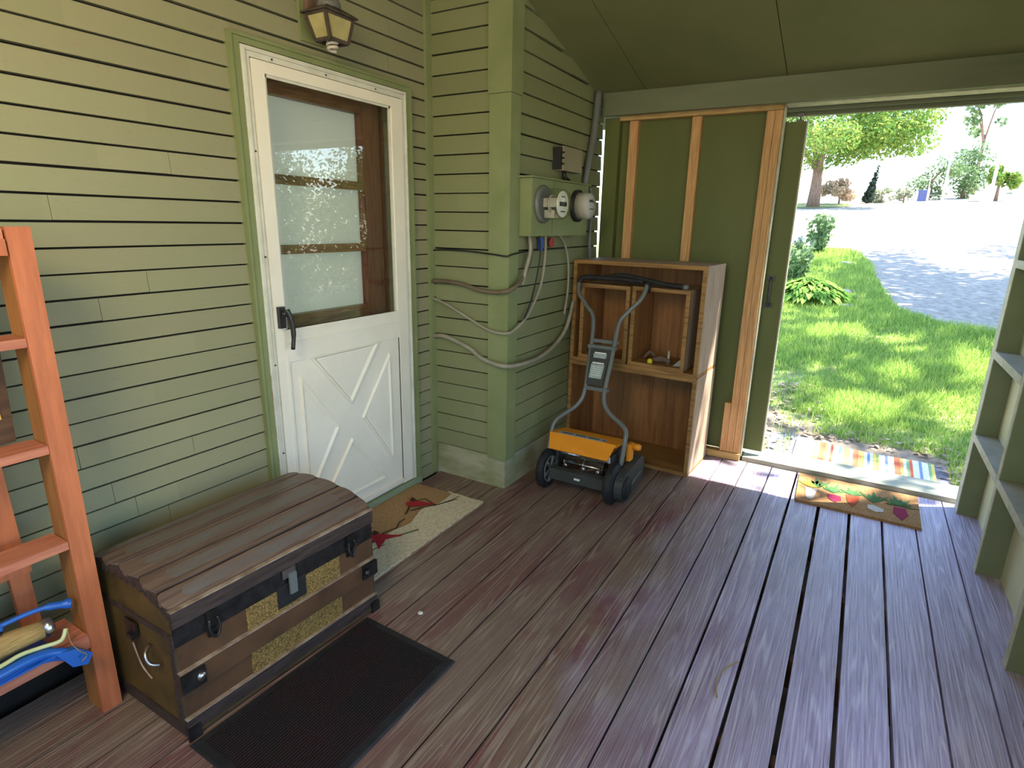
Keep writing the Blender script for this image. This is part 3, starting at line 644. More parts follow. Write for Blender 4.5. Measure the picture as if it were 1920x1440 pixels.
# ------------------------------------------------------------------ storm door
t = thing('storm_door', (2.0, 2.09, .04), 'white aluminium storm door with a large glass pane and crossbuck lower panel', 'door')
X0, X1, ZT = 1.545, 2.470, 2.118
f = MB()   # fixed frame rails
f.box(X0, X0+.036, 2.085, 2.118, .045, ZT).box(X1-.036, X1, 2.085, 2.118, .045, ZT).box(X0+.036, X1-.036, 2.085, 2.118, ZT-.036, ZT)
f.box(X0+.010, X0+.016, 2.078, 2.085, .045, ZT-.01).box(X1-.016, X1-.010, 2.078, 2.085, .045, ZT-.01).box(X0+.02, X1-.02, 2.078, 2.085, ZT-.016, ZT-.010).bevel(.0015, 1)
f.build('outer_frame', m_white2, t)
a, b = X0+.040, X1-.040
GX0, GX1, GZ0, GZ1 = 1.640, 2.352, 1.035, 2.035
f = MB().box(a, GX0, 2.080, 2.108, .05, ZT-.040).box(GX1, b, 2.080, 2.108, .05, ZT-.040).box(GX0, GX1, 2.080, 2.108, GZ1, ZT-.040).box(GX0, GX1, 2.080, 2.108, .9, GZ0).box(GX0, GX1, 2.086, 2.106, .05, .9)
f.bevel(.0025, 2); leaf = f.build('leaf', m_white, t)
f = MB().box(GX0, GX1, 2.076, 2.080, GZ0-.004, GZ0+.008).box(GX0, GX1, 2.076, 2.080, GZ0-.052, GZ0-.046); f.build('sill_moulding', m_white, leaf)
m_white_f = m_white
# crossbuck raised mouldings
cx, cz = 1.98, .505
def tri(poly, name='triangular_panel'):
    poly = [Vector((x, 0, z)) for x, z in poly]; c = sum(poly, Vector())/len(poly); q = MB()
    def ring(s_, y): return [Vector((c.x+(p.x-c.x)*s_, y, c.z+(p.z-c.z)*s_)) for p in poly]
    R1, R2, R3, R4, R5 = ring(1, 2.0861), ring(.95, 2.0745), ring(.90, 2.0745), ring(.80, 2.0855), ring(.76, 2.0815)
    rings = [[q.b.verts.new(p) for p in r] for r in (R1, R2, R3, R4, R5)]
    k = len(poly)
    for i in range(4):
        for j in range(k): q.b.faces.new((rings[i][j], rings[i][(j+1) % k], rings[i+1][(j+1) % k], rings[i+1][j]))
    q.b.faces.new(rings[4]); q.build(name, m_white, leaf)
tri([(1.745, .905), (2.205, .905), (1.985, .615)]); tri([(1.690, .830), (1.690, .215), (1.905, .530)]); tri([(2.275, .830), (2.275, .215), (2.055, .530)]); tri([(1.735, .135), (2.225, .135), (1.98, .445)])
f = MB(); f.box(GX0-.012, GX0, 2.077, 2.086, .075, .93).box(GX1, GX1+.012, 2.077, 2.086, .075, .93).box(GX0-.012, GX1+.012, 2.077, 2.086, .068, .08).bevel(.002, 1); f.build('panel_border', m_white, leaf)
MB().quad([(GX0-.006, 2.093, GZ0-.005), (GX1+.006, 2.093, GZ0-.005), (GX1+.006, 2.093, GZ1+.005), (GX0-.006, 2.093, GZ1+.005)]).build('glass_pane', m_glass, t)
q = MB().box(GX0-.002, GX0+.012, 2.088, 2.092, GZ0, GZ1).box(GX1-.010, GX1+.002, 2.088, 2.092, GZ0, GZ1).box(GX0, GX1, 2.088, 2.092, GZ1-.01, GZ1+.002); q.build('glazing_strip', m_white2, t)
h = MB().box(1.598, 1.628, 2.062, 2.080, 1.055, 1.145).bevel(.005, 2).tube([(1.613, 2.065, 1.12), (1.613, 2.035, 1.115)], .011, 12)
h.tube(smooth_path([(1.615, 2.037, 1.135), (1.628, 2.030, 1.09), (1.634, 2.030, 1.03), (1.628, 2.034, .965)], 4), [.012]*5+[.011]*4+[.009]*4, 10); h.build('handle', m_blackm, t)
q = MB()
for z in (.25, .6, 1.0, 1.45, 1.85): q.lathe((X1-.006, 2.083, z), (0, -1, 0), [(0, .004), (.003, .003)], 8).lathe((X0+.026, 2.083, z-.1), (0, -1, 0), [(0, .004), (.003, .003)], 8)
for x in (1.68, 1.95, 2.25): q.lathe((x, 2.083, ZT-.026), (0, -1, 0), [(0, .004), (.003, .003)], 8)
q.build('screw_heads', m_blackm, t)
# door casing + sill
q = MB().prism([(1.503, 2.084, .044), (1.503, 2.084, 2.150), (2.500, 2.084, 2.150), (2.500, 2.084, .044), (2.472, 2.084, .044), (2.472, 2.084, 2.121), (1.543, 2.084, 2.121), (1.543, 2.084, .044)], (0, 1, 0), .035).prism([(1.500, 2.077, .044), (1.500, 2.077, 2.153), (2.503, 2.077, 2.153), (2.503, 2.077, .044), (2.493, 2.077, .044), (2.493, 2.077, 2.142), (1.511, 2.077, 2.142), (1.511, 2.077, .044)], (0, 1, 0), .0068)
struct(q.build('trim_9', m_trim), 'green casing around the white storm door', 'door casing')
struct(B(1.5435, 1.5455, 2.082, 2.118, .045, .86, 'trim_10', m_peel, bev=0), 'peeling strip of bare wood beside the storm door', 'trim')
struct(B(1.50, 2.505, 2.072, 2.119, 0.001, .043, 'trim_11', M('pale_green_sill', (.24, .30, .19), (.19, .25, .15), 6, .6, .1), bev=.004), 'green painted sill under the storm door', 'door sill')
# inner door
struct(MB().box(1.56, 1.575, 2.12, 2.26, .02, 2.13).box(2.455, 2.468, 2.12, 2.26, .02, 2.13).box(1.56, 2.468, 2.12, 2.26, 2.118, 2.13).build('trim_12', M('door_jamb_olive', (.22, .21, .13), None, 5, .6)), 'olive jamb between the storm door and the brown door', 'door jamb')
t = thing('panel_door', (2.0, 2.24, .02), 'brown wooden inner door with three panes, behind the storm door glass', 'door')
q = MB().box(1.577, 1.712, 2.215, 2.255, .03, 2.11).box(2.278, 2.432, 2.215, 2.255, .03, 2.11)
q.bevel(.002, 1); q.build('stile', m_browndoor, t)
q = MB().box(1.712, 2.278, 2.215, 2.255, 2.000, 2.11).box(1.712, 2.278, 2.215, 2.255, .03, 1.075).bevel(.002, 1); q.build('rail', m_browndoorh, t)
for z in (1.665, 1.368): B(1.712, 2.278, 2.217, 2.245, z-.020, z+.020, 'muntin', m_browndoorh, t, .003)
for z0, z1 in ((1.075, 1.348), (1.388, 1.645), (1.685, 2.0)): MB().quad([(1.712, 2.24, z0), (2.278, 2.24, z0), (2.278, 2.24, z1), (1.712, 2.24, z1)]).build('pane', m_glass2, t)
tag(MB().quad([(1.60, 2.264, .9), (2.42, 2.264, .9), (2.42, 2.264, 2.11), (1.60, 2.264, 2.11)]).build('window_blind', m_curtain, None, (2, 2.26, .9)), 'plain white blind hanging behind the panes of the brown door', 'blind')
struct(MB().box(1.5, 2.5, 2.33, 2.35, -.1, 2.3).build('wall_inside', m_dark), 'dark room side behind the inner door', 'wall')

# ------------------------------------------------------------------ wall lantern
t = thing('wall_lantern', (1.91, 2.09, 2.2), 'old bronze porch lantern with yellowed panes above the white door', 'lamp')
MB().box(1.84, 1.96, 2.092, 2.106, 2.20, 2.50).bevel(.003, 1).build('mounting_board', m_trim, t)
MB().tube(smooth_path([(1.90, 2.10, 2.36), (1.90, 2.04, 2.385), (1.905, 1.99, 2.36)], 4), .012, 8).box(1.862, 1.942, 2.07, 2.095, 2.28, 2.44).bevel(.002, 1).build('bracket', m_rust, t)
T = [(1.818, 1.925), (1.995, 1.925), (1.995, 2.065), (1.818, 2.065)]; Bt = [(1.862, 1.952), (1.958, 1.952), (1.958, 2.032), (1.862, 2.032)]
zc, zt_, zb = 2.287, 2.345, 2.196
q = MB().hexa([(x, y, zc) for x, y in T]+[(x, y, zc+.006) for x, y in T])
q.hexa([(x, y, zc+.006) for x, y in T]+[(1.906+(x-1.906)*.35, 1.995+(y-1.995)*.35, zc+.035) for x, y in T]); q.build('cap', m_bronze, t)
MB().lathe((1.906, 1.995, zc+.025), (0, 0, 1), [(0, .048), (.02, .047), (.04, .036), (.052, .018), (.055, .002)], 24).build('dome', M('grey_dome', (.16, .16, .145), (.10, .10, .09), 20, .4), t)
q = MB(); Tt = [(x+(.016 if x < 1.9 else -.016), y+(.016 if y < 2 else -.016)) for x, y in T]
for i in range(4): q.bar((*Tt[i], zc), (*Bt[i], zb), .012, .012)
for i in range(4):
    j = (i+1) % 4; q.bar((*Bt[i], zb), (*Bt[j], zb), .010, .012, (0, 0, 1)); q.bar((*Tt[i], zc-.003), (*Tt[j], zc-.003), .010, .010, (0, 0, 1))
q.build('frame', m_bronze, t)
for i in range(4):
    j = (i+1) % 4; MB().quad([(*Tt[i], zc-.004), (*Tt[j], zc-.004), (*Bt[j], zb+.002), (*Bt[i], zb+.002)]).build('pane', m_amber, t)
q = MB(); pts = []
for i in range(61):
    a_ = i/60*math.pi*2*3.2; rr = .020-.006*abs(i/60-.5); pts.append((1.91+rr*math.cos(a_), 1.992+rr*math.sin(a_), 2.165+.05*i/60))
q.tube(pts, .0062, 8); q.build('spiral_bulb', m_cfl, t)

# ------------------------------------------------------------------ meters
t = thing('meter_box', (3.1, 1.6, 1.43), 'light green painted meter box with two round electric meters on the clapboard wall', 'electric meter box')
MB().box(2.78, 3.50, 1.525, 1.605, 1.435, 1.728).bevel(.005, 2).build('enclosure', m_trim, t)
MB().box(2.76, 3.51, 1.512, 1.606, 1.729, 1.737).build('drip_lid', m_trim, t)
MB().box(3.020, 3.023, 1.5235, 1.526, 1.44, 1.725).build('cover_seam', m_dgreen, t)
m1 = MB().lathe((2.90, 1.525, 1.600), (0, -1, 0), [(0, .098), (.012, .098), (.02, .088), (.022, .08)], 32).build('meter_ring', m_greym, t)
g1 = MB().lathe((2.90, 1.504, 1.600), (0, -1, 0), [(0, .083), (.10, .078), (.118, .068), (.122, .03)], 32).build('glass_cover', m_glass2, m1)
MB().lathe((2.90, 1.41, 1.600), (0, -1, 0), [(0, .066), (.006, .066)], 28).build('dial_face', m_label, m1)
q = MB().box(2.86, 2.94, 1.42, 1.50, 1.585, 1.63).box(2.875, 2.925, 1.44, 1.50, 1.53, 1.57).lathe((2.90, 1.47, 1.60), (0, -1, 0), [(0, .05), (.01, .05)], 20); q.build('mechanism', m_meterg, m1)
q = MB().box(2.858, 2.942, 1.4015, 1.4035, 1.590, 1.612).box(2.875, 2.925, 1.4015, 1.4035, 1.560, 1.566).box(2.88, 2.92, 1.4015, 1.4035, 1.635, 1.640); q.build('dial_markings', m_blackm, m1)
m2 = MB().lathe((3.33, 1.525, 1.605), (0, -1, 0), [(0, .092), (.02, .092), (.022, .08)], 32).build('meter_ring', m_black, t)
MB().lathe((3.33, 1.505, 1.605), (0, -1, 0), [(0, .078), (.065, .074), (.078, .064), (.08, .02)], 32).build('grey_cover', m_meterg, m2)
q = MB().box(3.295, 3.345, 1.4225, 1.426, 1.625, 1.640).box(3.30, 3.36, 1.4225, 1.426, 1.585, 1.590); q.build('cover_markings', m_dgrey, m2)
MB().lathe((3.36, 1.427, 1.625), (0, -1, 0), [(0, .008), (.003, .007)], 12).build('red_seal', m_red, m2)
t = thing('junction_box', (3.29, 1.6, 1.8), 'small beige box with hinged left edge mounted above the meters', 'box')
MB().box(3.18, 3.43, 1.545, 1.605, 1.795, 1.925).bevel(.006, 2).build('cover', m_boxg, t)
q = MB(); q.box(3.155, 3.178, 1.555, 1.605, 1.80, 1.92)
for z in (1.83, 1.86, 1.89): q.tube([(3.165, 1.55, z), (3.180, 1.543, z)], .005, 6)
q.build('hinge', m_black, t)
MB().tube([(3.24, 1.57, 1.795), (3.245, 1.568, 1.76), (3.30, 1.568, 1.745)], .014, 8).build('cable_gland', m_wire, t)
t = thing('conduit_pipe', (3.66, 1.6, 1.7), 'grey conduit rising to the roof behind the beige box', 'pipe')
MB().tube(smooth_path([(3.58, 1.585, 1.74), (3.60, 1.580, 1.86), (3.66, 1.575, 2.05), (3.70, 1.575, 2.30)], 5), .022, 12).build('pipe', m_greym, t)
MB().box(3.63, 3.72, 1.60, 1.606, 2.0, 2.02).build('strap', m_greym, t)
tag(MB().tube(smooth_path([(3.64, 1.572, 1.73), (3.67, 1.57, 1.6), (3.66, 1.57, 1.4), (3.69, 1.57, 1.2), (3.62, 1.57, 1.0), (3.66, 1.57, .6)], 5), .012, 8).build('downpipe', m_greym), 'thin pipe running down behind the crates', 'pipe')
def cable(name, pts, r, m_, lb, cat='cable', k=6): return tag(MB().tube(smooth_path(pts, k), r, 8).build(name, m_), lb, cat)
cable('thin_wire', [(2.655, 2.10, 1.296), (2.672, 2.09, 1.345), (2.672, 1.88, 1.350), (2.66, 1.69, 1.340), (2.655, 1.60, 1.333), (2.70, 1.583, 1.343), (2.88, 1.588, 1.355), (3.05, 1.59, 1.358), (3.4, 1.59, 1.36)], .0045, m_wire, 'thin black wire running level around the clapboard corner', 'wire')
cable('service_cable', [(2.665, 2.115, 1.165), (2.655, 2.06, 1.178), (2.655, 1.90, 1.174), (2.65, 1.74, 1.145), (2.645, 1.585, 1.155), (2.76, 1.565, 1.207), (2.84, 1.57, 1.28), (2.88, 1.575, 1.37), (2.89, 1.578, 1.44)], .012, m_cabled, 'brown service cable sagging around the corner board, highest of the three cables')
cable('service_cable', [(2.665, 2.115, 1.078), (2.655, 2.06, 1.072), (2.655, 1.98, 1.048), (2.655, 1.84, .988), (2.65, 1.70, .935), (2.645, 1.585, .930), (2.72, 1.565, .953), (2.85, 1.57, 1.008), (3.00, 1.575, 1.156), (3.05, 1.578, 1.33), (3.05, 1.58, 1.44)], .008, m_cable, 'thinner grey cable looping below the brown cable up to the meter box')
cable('service_cable', [(2.665, 2.115, .852), (2.655, 2.04, .868), (2.655, 1.98, .862), (2.65, 1.84, .823), (2.645, 1.73, .769), (2.635, 1.58, .752), (2.83, 1.555, .740), (3.04, 1.565, .742), (3.24, 1.57, .790), (3.38, 1.575, .870), (3.47, 1.58, 1.02)], .0125, m_cable, 'thick pale cable sagging lowest around the corner to the crates')
cable('loose_wire', [(2.97, 1.575, 1.44), (2.975, 1.57, 1.34), (2.94, 1.57, 1.21), (2.88, 1.57, 1.08), (2.80, 1.57, .985)], .004, m_wire, 'thin dark wire dropping from the meter box beside the grey cable', 'wire')
cable('pale_cable', [(2.86, 1.58, 1.44), (2.85, 1.565, 1.36), (2.80, 1.562, 1.26), (2.755, 1.56, 1.18)], .010, m_cable, 'pale cable falling from the left of the meter box')
cable('pale_cable', [(3.22, 1.58, 1.44), (3.30, 1.575, 1.38), (3.36, 1.575, 1.27), (3.37, 1.575, 1.10), (3.33, 1.575, .95)], .007, m_cable, 'pale cable hanging from the right of the meter box behind the crates')
q = MB()
for y, z in ((2.105, 1.165), (2.105, 1.078), (2.105, .85)): q.lathe((2.683, y, z), (-1, 0, 0), [(0, .022), (.006, .018), (.012, .010)], 10)
tag(q.build('cable_entry_seals', m_wire), 'dark ragged holes where the cables leave the corner trim', 'cable seals')
tag(B(2.985, 3.02, 1.578, 1.592, 1.355, 1.425, 'blue_tag', m_bluet, None, .001, (3, 1.585, 1.36)), 'small blue tag hanging under the meter box', 'tag')
tag(MB().lathe((3.13, 1.585, 1.395), (0, -1, 0), [(0, .028), (.01, .028)], 14).build('red_tag', m_red), 'round red tag hanging under the meter box', 'tag')

# ------------------------------------------------------------------ crates
ang = math.atan2(-.037, .415)
CR = Matrix.Translation((3.440, .742, 0)) @ Matrix.Rotation(R(-3.2), 4, 'Z')     # local x = depth, y = width
def placed(root_loc_local, name, label, cat, group=None):
    t = thing(name, CR @ Vector(root_loc_local), label, cat, group); t.rotation_euler.z = R(-3.2); return t
def L(t, x0, x1, y0, y1, z0, z1, name, mat, bev=.0015):
    q = MB().box(x0, x1, y0, y1, z0, z1)
    if bev: q.bevel(bev, 1)
    o = q.build(name, mat); o.parent = t; return o     # coordinates local to the thing
def crate(t, D, Wd, H, th, back, front_mat=m_crate, side=m_cratex, edge=True, back_mat=None):
    L(t, 0, D, 0, Wd, H-th, H, 'top_board', side); L(t, 0, D, 0, Wd, 0, th, 'bottom_board', m_crate)
    L(t, .012, D, 0, th, th, H-th, 'side_board', side); L(t, .012, D, Wd-th, Wd, th, H-th, 'side_board', m_cratev)
    L(t, D-.012, D-.001, th, Wd-th, th, H-th, 'back_panel', back_mat or m_cratev, 0)
    f = .024; e = MB().box(-.004, .0115, 0, f, th*0, H).box(-.004, .0115, Wd-f, Wd, 0, H).box(-.004, .0115, f, Wd-f, H-f, H).box(-.004, .0115, f, Wd-f, 0, f).bevel(.0015, 1).build('front_trim', front_mat); e.parent = t
t = placed((0, 0, 0), 'wooden_crate', 'large open wooden crate standing on the deck, bottom of the stack', 'crate', None)
crate(t, .385, .855, .628, .02, True)
t = placed((-.004, .002, .630), 'wooden_crate', 'large open wooden crate on top of the stack, holding two smaller crates', 'crate', None)
crate(t, .385, .848, .655, .02, True)
t = placed((.012, .462, .653), 'wooden_crate', 'small narrow wooden crate inside the upper crate, on the left', 'crate', None)
crate(t, .34, .335, .485, .014, True)
t = placed((-.002, .085, .653), 'wooden_crate', 'small wooden crate inside the upper crate, on the right, with odds and ends', 'crate', None)
crate(t, .34, .36, .490, .014, True)
t.rotation_euler.z = R(-3.2)+R(-1.5)
def put(lx, ly, z): return CR @ Vector((lx, ly, z))
zf = .668
p = put(.045, .315, zf); tag(MB().lathe(p, (0, 0, 1), [(0, .016), (.02, .017), (.03, .012), (.034, .003)], 14).build('yellow_cap', M('yellow_plastic', (.75, .60, .03), None, 9, .4)), 'small yellow cap in the right small crate', 'cap')
r_ = random.Random(8)
p = put(.09, .25, zf); q = MB(); q.tube([p+Vector((0, .06, .02)), p+Vector((.01, .02, .03)), p+Vector((0, -.05, .02))], [.014, .022, .012], 10); q.bevel(.001, 1); tag(q.build('rusty_tool', m_rust), 'rusty brown tool lying in the right small crate', 'tool')
p = put(.11, .22, zf); q = MB().tube([p+Vector((0, 0, 0)), p+Vector((0, 0, .05)), p+Vector((0, 0, .085))], [.010, .008, .005], 10); tag(q.build('metal_nozzle', m_meterg), 'pale upright nozzle in the right small crate', 'nozzle')
p = put(.14, .36, zf); q = MB().tube(smooth_path([p+Vector((0, .03, .012)), p+Vector((.02, .0, .05)), p+Vector((0, -.04, .03)), p+Vector((-.03, -.05, .012))], 4), .011, 8); tag(q.build('coiled_strap', m_rust), 'coiled brown strap at the back of the right small crate', 'strap')
p = put(.08, .135, zf); q = MB().prism([p+Vector((0, .045, 0)), p+Vector((0, -.03, 0)), p+Vector((0, -.03, .06)), p+Vector((0, 0, .045))], (1, 0, 0), .012).bevel(.002, 1); tag(q.build('grey_wedge', m_teal), 'grey green wedge at the right of the small crate', 'wedge')

# ------------------------------------------------------------------ reel mower
t = thing('reel_mower', (2.92, 1.2, 0), 'orange and grey push reel mower with its handle leaning on the crates', 'mower')
def wheel(y, sg, x=2.865, r=.113):
    w_ = MB().lathe((x, y, r), (0, sg, 0), [(-.022, r*.70), (-.022, r*.92), (-.014, r), (.014, r), (.022, r*.92), (.022, r*.70)], 36).build('wheel', m_black, t)
    q = MB().lathe((x, y, r), (0, sg, 0), [(.0, r*.71), (.023, r*.71), (.023, r*.66), (.010, r*.62)], 32)
    for k in range(6):
        a_ = k*math.pi/3; q.bar((x, y+sg*.016, r), (x+math.cos(a_)*r*.66, y+sg*.016, r+math.sin(a_)*r*.66), .016, .010, (0, 1, 0))
    q.lathe((x, y, r), (0, sg, 0), [(0, .022), (.028, .020), (.03, .01)], 16); q.build('hub', m_dgrey, w_)
    q = MB()
    for k in range(36):
        a_ = k*math.pi/18; c = Vector((x+math.cos(a_)*r*.995, y, r+math.sin(a_)*r*.995)); q.bar(c+Vector((0, -.016, 0)), c+Vector((0, .016, 0)), .008, .004, (math.cos(a_), 0, math.sin(a_)))
    q.build('tread', m_black, w_)
wheel(1.425, 1); wheel(1.015, -1)
# inner visible hub side of the left wheel
q = MB().lathe((2.865, 1.408, .113), (0, -1, 0), [(0, .079), (.008, .079), (.008, .072), (.002, .070)], 28)
for k in range(6):
    a_ = k*math.pi/3+.2; q.bar((2.865, 1.398, .113), (2.865+math.cos(a_)*.072, 1.398, .113+math.sin(a_)*.072), .014, .010, (0, 1, 0))
q.lathe((2.865, 1.40, .113), (0, -1, 0), [(0, .022), (.02, .016)], 14); q.build('wheel_inner_spokes', m_greym, t)
MB().box(2.80, 2.845, 1.045, 1.375, .085, .150).bevel(.010, 2).build('front_bar', m_dgrey, t)
MB().box(2.7975, 2.7995, 1.185, 1.220, .110, .122).build('front_badge', m_label, t)
for y in (1.385, 1.045): MB().box(2.93, 3.12, y, y+.015, .06, .25).bevel(.006, 2).build('side_plate', m_dgrey, t)
q = MB()
for k in range(5):   # helical blades of the reel
    pr = None
    for i in range(15):
        a_ = k*2*math.pi/5+i*.11; y = 1.07+i*.0225; c = Vector((2.965, y, .135)); d = Vector((math.cos(a_), 0, math.sin(a_)))
        cur = (c+d*.045, c+d*.078)
        if pr: q.quad([pr[0], pr[1], cur[1], cur[0]])
        pr = cur
q.tube([(2.965, 1.06, .135), (2.965, 1.39, .135)], .012, 10)
for y in (1.10, 1.22, 1.34): q.lathe((2.965, y, .135), (0, 1, 0), [(0, .05), (.004, .05)], 16)
rl = q.build('reel', m_steel, t)
for y in (1.10, 1.19, 1.30): MB().lathe((2.86, y, .165), (-1, 0, 0), [(0, .014), (.015, .014), (.02, .008)], 10).build('adjuster_bolt', m_steel, t)
q = MB().hexa([(2.865, 1.05, .235), (2.865, 1.41, .235), (2.93, 1.41, .300), (2.93, 1.05, .300), (2.85, 1.05, .245), (2.85, 1.41, .245), (2.92, 1.44, .320), (2.92, 1.03, .320)])
q.hexa([(2.925, 1.03, .300), (2.925, 1.44, .300), (3.08, 1.42, .285), (3.08, 1.03, .285), (2.922, 1.03, .320), (2.922, 1.44, .320), (3.085, 1.42, .300), (3.085, 1.03, .300)])
q.bevel(.004, 2); dk = q.build('orange_shroud', m_orange, t)
q = MB().prism([(2.8615, 1.185, .243), (2.8615, 1.285, .243), (2.8745, 1.265, .265), (2.8745, 1.205, .265)], (-1, 0, .9), .008).bevel(.002, 1); q.build('grip_notch', m_orange, dk)
MB().hexa([(2.925, 1.10, .3201), (2.925, 1.395, .3201), (2.975, 1.39, .3155), (2.975, 1.10, .3155), (2.925, 1.10, .3225), (2.925, 1.395, .3225), (2.975, 1.39, .318), (2.975, 1.10, .318)]).build('printed_strip', m_teal, dk)
q = MB()
for k in range(16):
    if k % 5 == 4: continue
    y = 1.365-k*.0165; q.box(2.938, 2.950, y-.011, y, .3215, .3235)
q.build('strip_lettering', m_dgrey, dk)
# chain cover on the right
pts = []
for cx_, cz_, rr, a0, a1 in ((2.90, .095, .085, 100, 270), (3.13, .125, .075, -80, 80)):
    for i in range(9):
        a_ = R(a0+(a1-a0)*i/8); pts.append((cx_+rr*math.cos(a_), .992, cz_+rr*math.sin(a_)))
MB().prism(pts, (0, -1, 0), .045).bevel(.010, 2).build('chain_cover', m_dgrey, t)
MB().lathe((2.90, .948, .088), (0, -1, 0), [(0, .068), (.012, .062), (.018, .03)], 28).build('drive_cap', m_black, t)
MB().prism([(2.96, .9465, .075), (3.13, .9465, .10), (3.13, .9465, .112), (2.96, .9465, .09)], (0, -1, 0), .006).build('cover_rib', m_greym, t)
MB().tube([(3.15, .97, .07), (3.15, 1.40, .07)], .030, 16).build('rear_roller', m_meterg, t)
q = MB().box(3.02, 3.07, .975, 1.0, .20, .30).bevel(.005, 1); q.build('orange_bracket', m_orange, t)
q = MB().lathe((3.07, .975, .275), (0, -1, 0), [(0, .020), (.03, .020), (.04, .014)], 16); q.build('adjust_knob', m_orange, t)
hl = [(2.877, 1.430, .150), (2.934, 1.444, .277), (2.984, 1.437, .371), (3.04, 1.335, .465), (3.076, 1.303, .547), (3.16, 1.319, .706), (3.284, 1.355, .942), (3.326, 1.425, 1.022), (3.36, 1.492, 1.086), (3.39, 1.508, 1.142), (3.398, 1.505, 1.165)]
hr = [(2.935, 1.00, .20), (2.96, .995, .33), (2.99, 1.01, .40), (3.03, 1.12, .459), (3.056, 1.168, .509), (3.093, 1.182, .578), (3.169, 1.185, .722), (3.276, 1.192, .927), (3.309, 1.165, .989), (3.351, 1.10, 1.07), (3.378, 1.08, 1.121), (3.402, 1.075, 1.165)]
MB().tube(smooth_path(hl, 5), .0125, 10).build('handle_tube', m_greym, t); MB().tube(smooth_path(hr, 5), .0135, 10).build('handle_tube', m_greym, t)
q = MB().tube(smooth_path([(3.395, 1.507, 1.150), (3.40, 1.495, 1.175), (3.405, 1.44, 1.185), (3.405, 1.25, 1.185), (3.405, 1.10, 1.178)], 5), .016, 12)
q.tube([(3.402, 1.078, 1.12), (3.408, 1.070, 1.185)], .019, 12); q.build('foam_grip', m_black, t)
q = MB().tube(smooth_path([(3.42, 1.34, 1.190), (3.42, 1.265, 1.205), (3.415, 1.20, 1.205), (3.408, 1.08, 1.188), (3.40, .97, 1.172), (3.395, .86, 1.166)], 4), .0145, 12); q.build('cross_grip', m_black, t)
MB().tube([(3.395, .862, 1.166), (3.394, .835, 1.164)], .0155, 12).build('grip_end', m_greym, t)
# brace panel between the tubes
def HP(y, z, o=0): x = 2.92+(z-.25)*.525; return (x-o*.88, y, z+o*.47)
q = MB().bar(HP(1.345, .80, .0), HP(1.17, .80, .0), .035, .022, (0, 0, 1)); q.bar(HP(1.30, .575, .0), HP(1.16, .575, .0), .028, .022, (0, 0, 1)).bar(HP(1.345, .835, -.01), HP(1.17, .835, -.01), .018, .02, (0, 0, 1)); q.bevel(.004, 1); q.build('cross_brace', m_greym, t)
q = MB().hexa([HP(1.300, .59, .002), HP(1.20, .59, .002), HP(1.195, .79, .002), HP(1.325, .79, .002), HP(1.300, .59, .012), HP(1.20, .59, .012), HP(1.195, .79, .012), HP(1.325, .79, .012)]).build('brace_plate', m_dgrey, t)
q2 = MB()
for z, h in ((.735, .022), (.625, .075)): q2.hexa([HP(1.292, z, .013), HP(1.215, z, .013), HP(1.213, z+h, .013), HP(1.296, z+h, .013), HP(1.292, z, .0145), HP(1.215, z, .0145), HP(1.213, z+h, .0145), HP(1.296, z+h, .0145)])
q2.build('warning_label', m_teal, q)
q2 = MB()
for z in (.758, .703): q2.hexa([HP(1.290, z, .0148), HP(1.218, z, .0148), HP(1.218, z+.008, .0148), HP(1.290, z+.008, .0148), HP(1.290, z, .0155), HP(1.218, z, .0155), HP(1.218, z+.008, .0155), HP(1.290, z+.008, .0155)])
for i in range(5):
    z = .640+i*.011; q2.hexa([HP(1.285, z, .0148), HP(1.225, z, .0148), HP(1.225, z+.003, .0148), HP(1.285, z+.003, .0148), HP(1.285, z, .0155), HP(1.225, z, .0155), HP(1.225, z+.003, .0155), HP(1.285, z+.003, .0155)])
q2.build('label_lines', m_label, q)

# ------------------------------------------------------------------ steamer trunk
t = thing('steamer_trunk', (1.1, 1.73, 0), 'antique dark wooden steamer trunk with a slatted lid and gilt panels beside the green wall', 'trunk')
tx0, tx1 = .728, 1.474
def ty(x): return 1.519-.05*(x-.721)       # front face runs slightly towards the camera
ybk = 1.985
def tb(x0, x1, o0, o1, z0, z1, name, mat, par=None, bev=.002):   # box hugging the front face; o = distance in front of it
    q = MB().hexa([(x0, ty(x0)-o1, z0), (x1, ty(x1)-o1, z0), (x1, ty(x1)-o0, z0), (x0, ty(x0)-o0, z0), (x0, ty(x0)-o1, z1), (x1, ty(x1)-o1, z1), (x1, ty(x1)-o0, z1), (x0, ty(x0)-o0, z1)])
    if bev: q.bevel(bev, 1)
    return q.build(name, mat, par or t)
q = MB().hexa([(tx0+.004, ty(tx0)+.0, .012), (tx1-.004, ty(tx1)+.0, .012), (tx1-.004, ybk, .012), (tx0+.004, ybk, .012), (tx0+.004, ty(tx0), .352), (tx1-.004, ty(tx1), .352), (tx1-.004, ybk, .352), (tx0+.004, ybk, .352)])
body = q.bevel(.004, 1).build('body', m_trunkb, t)
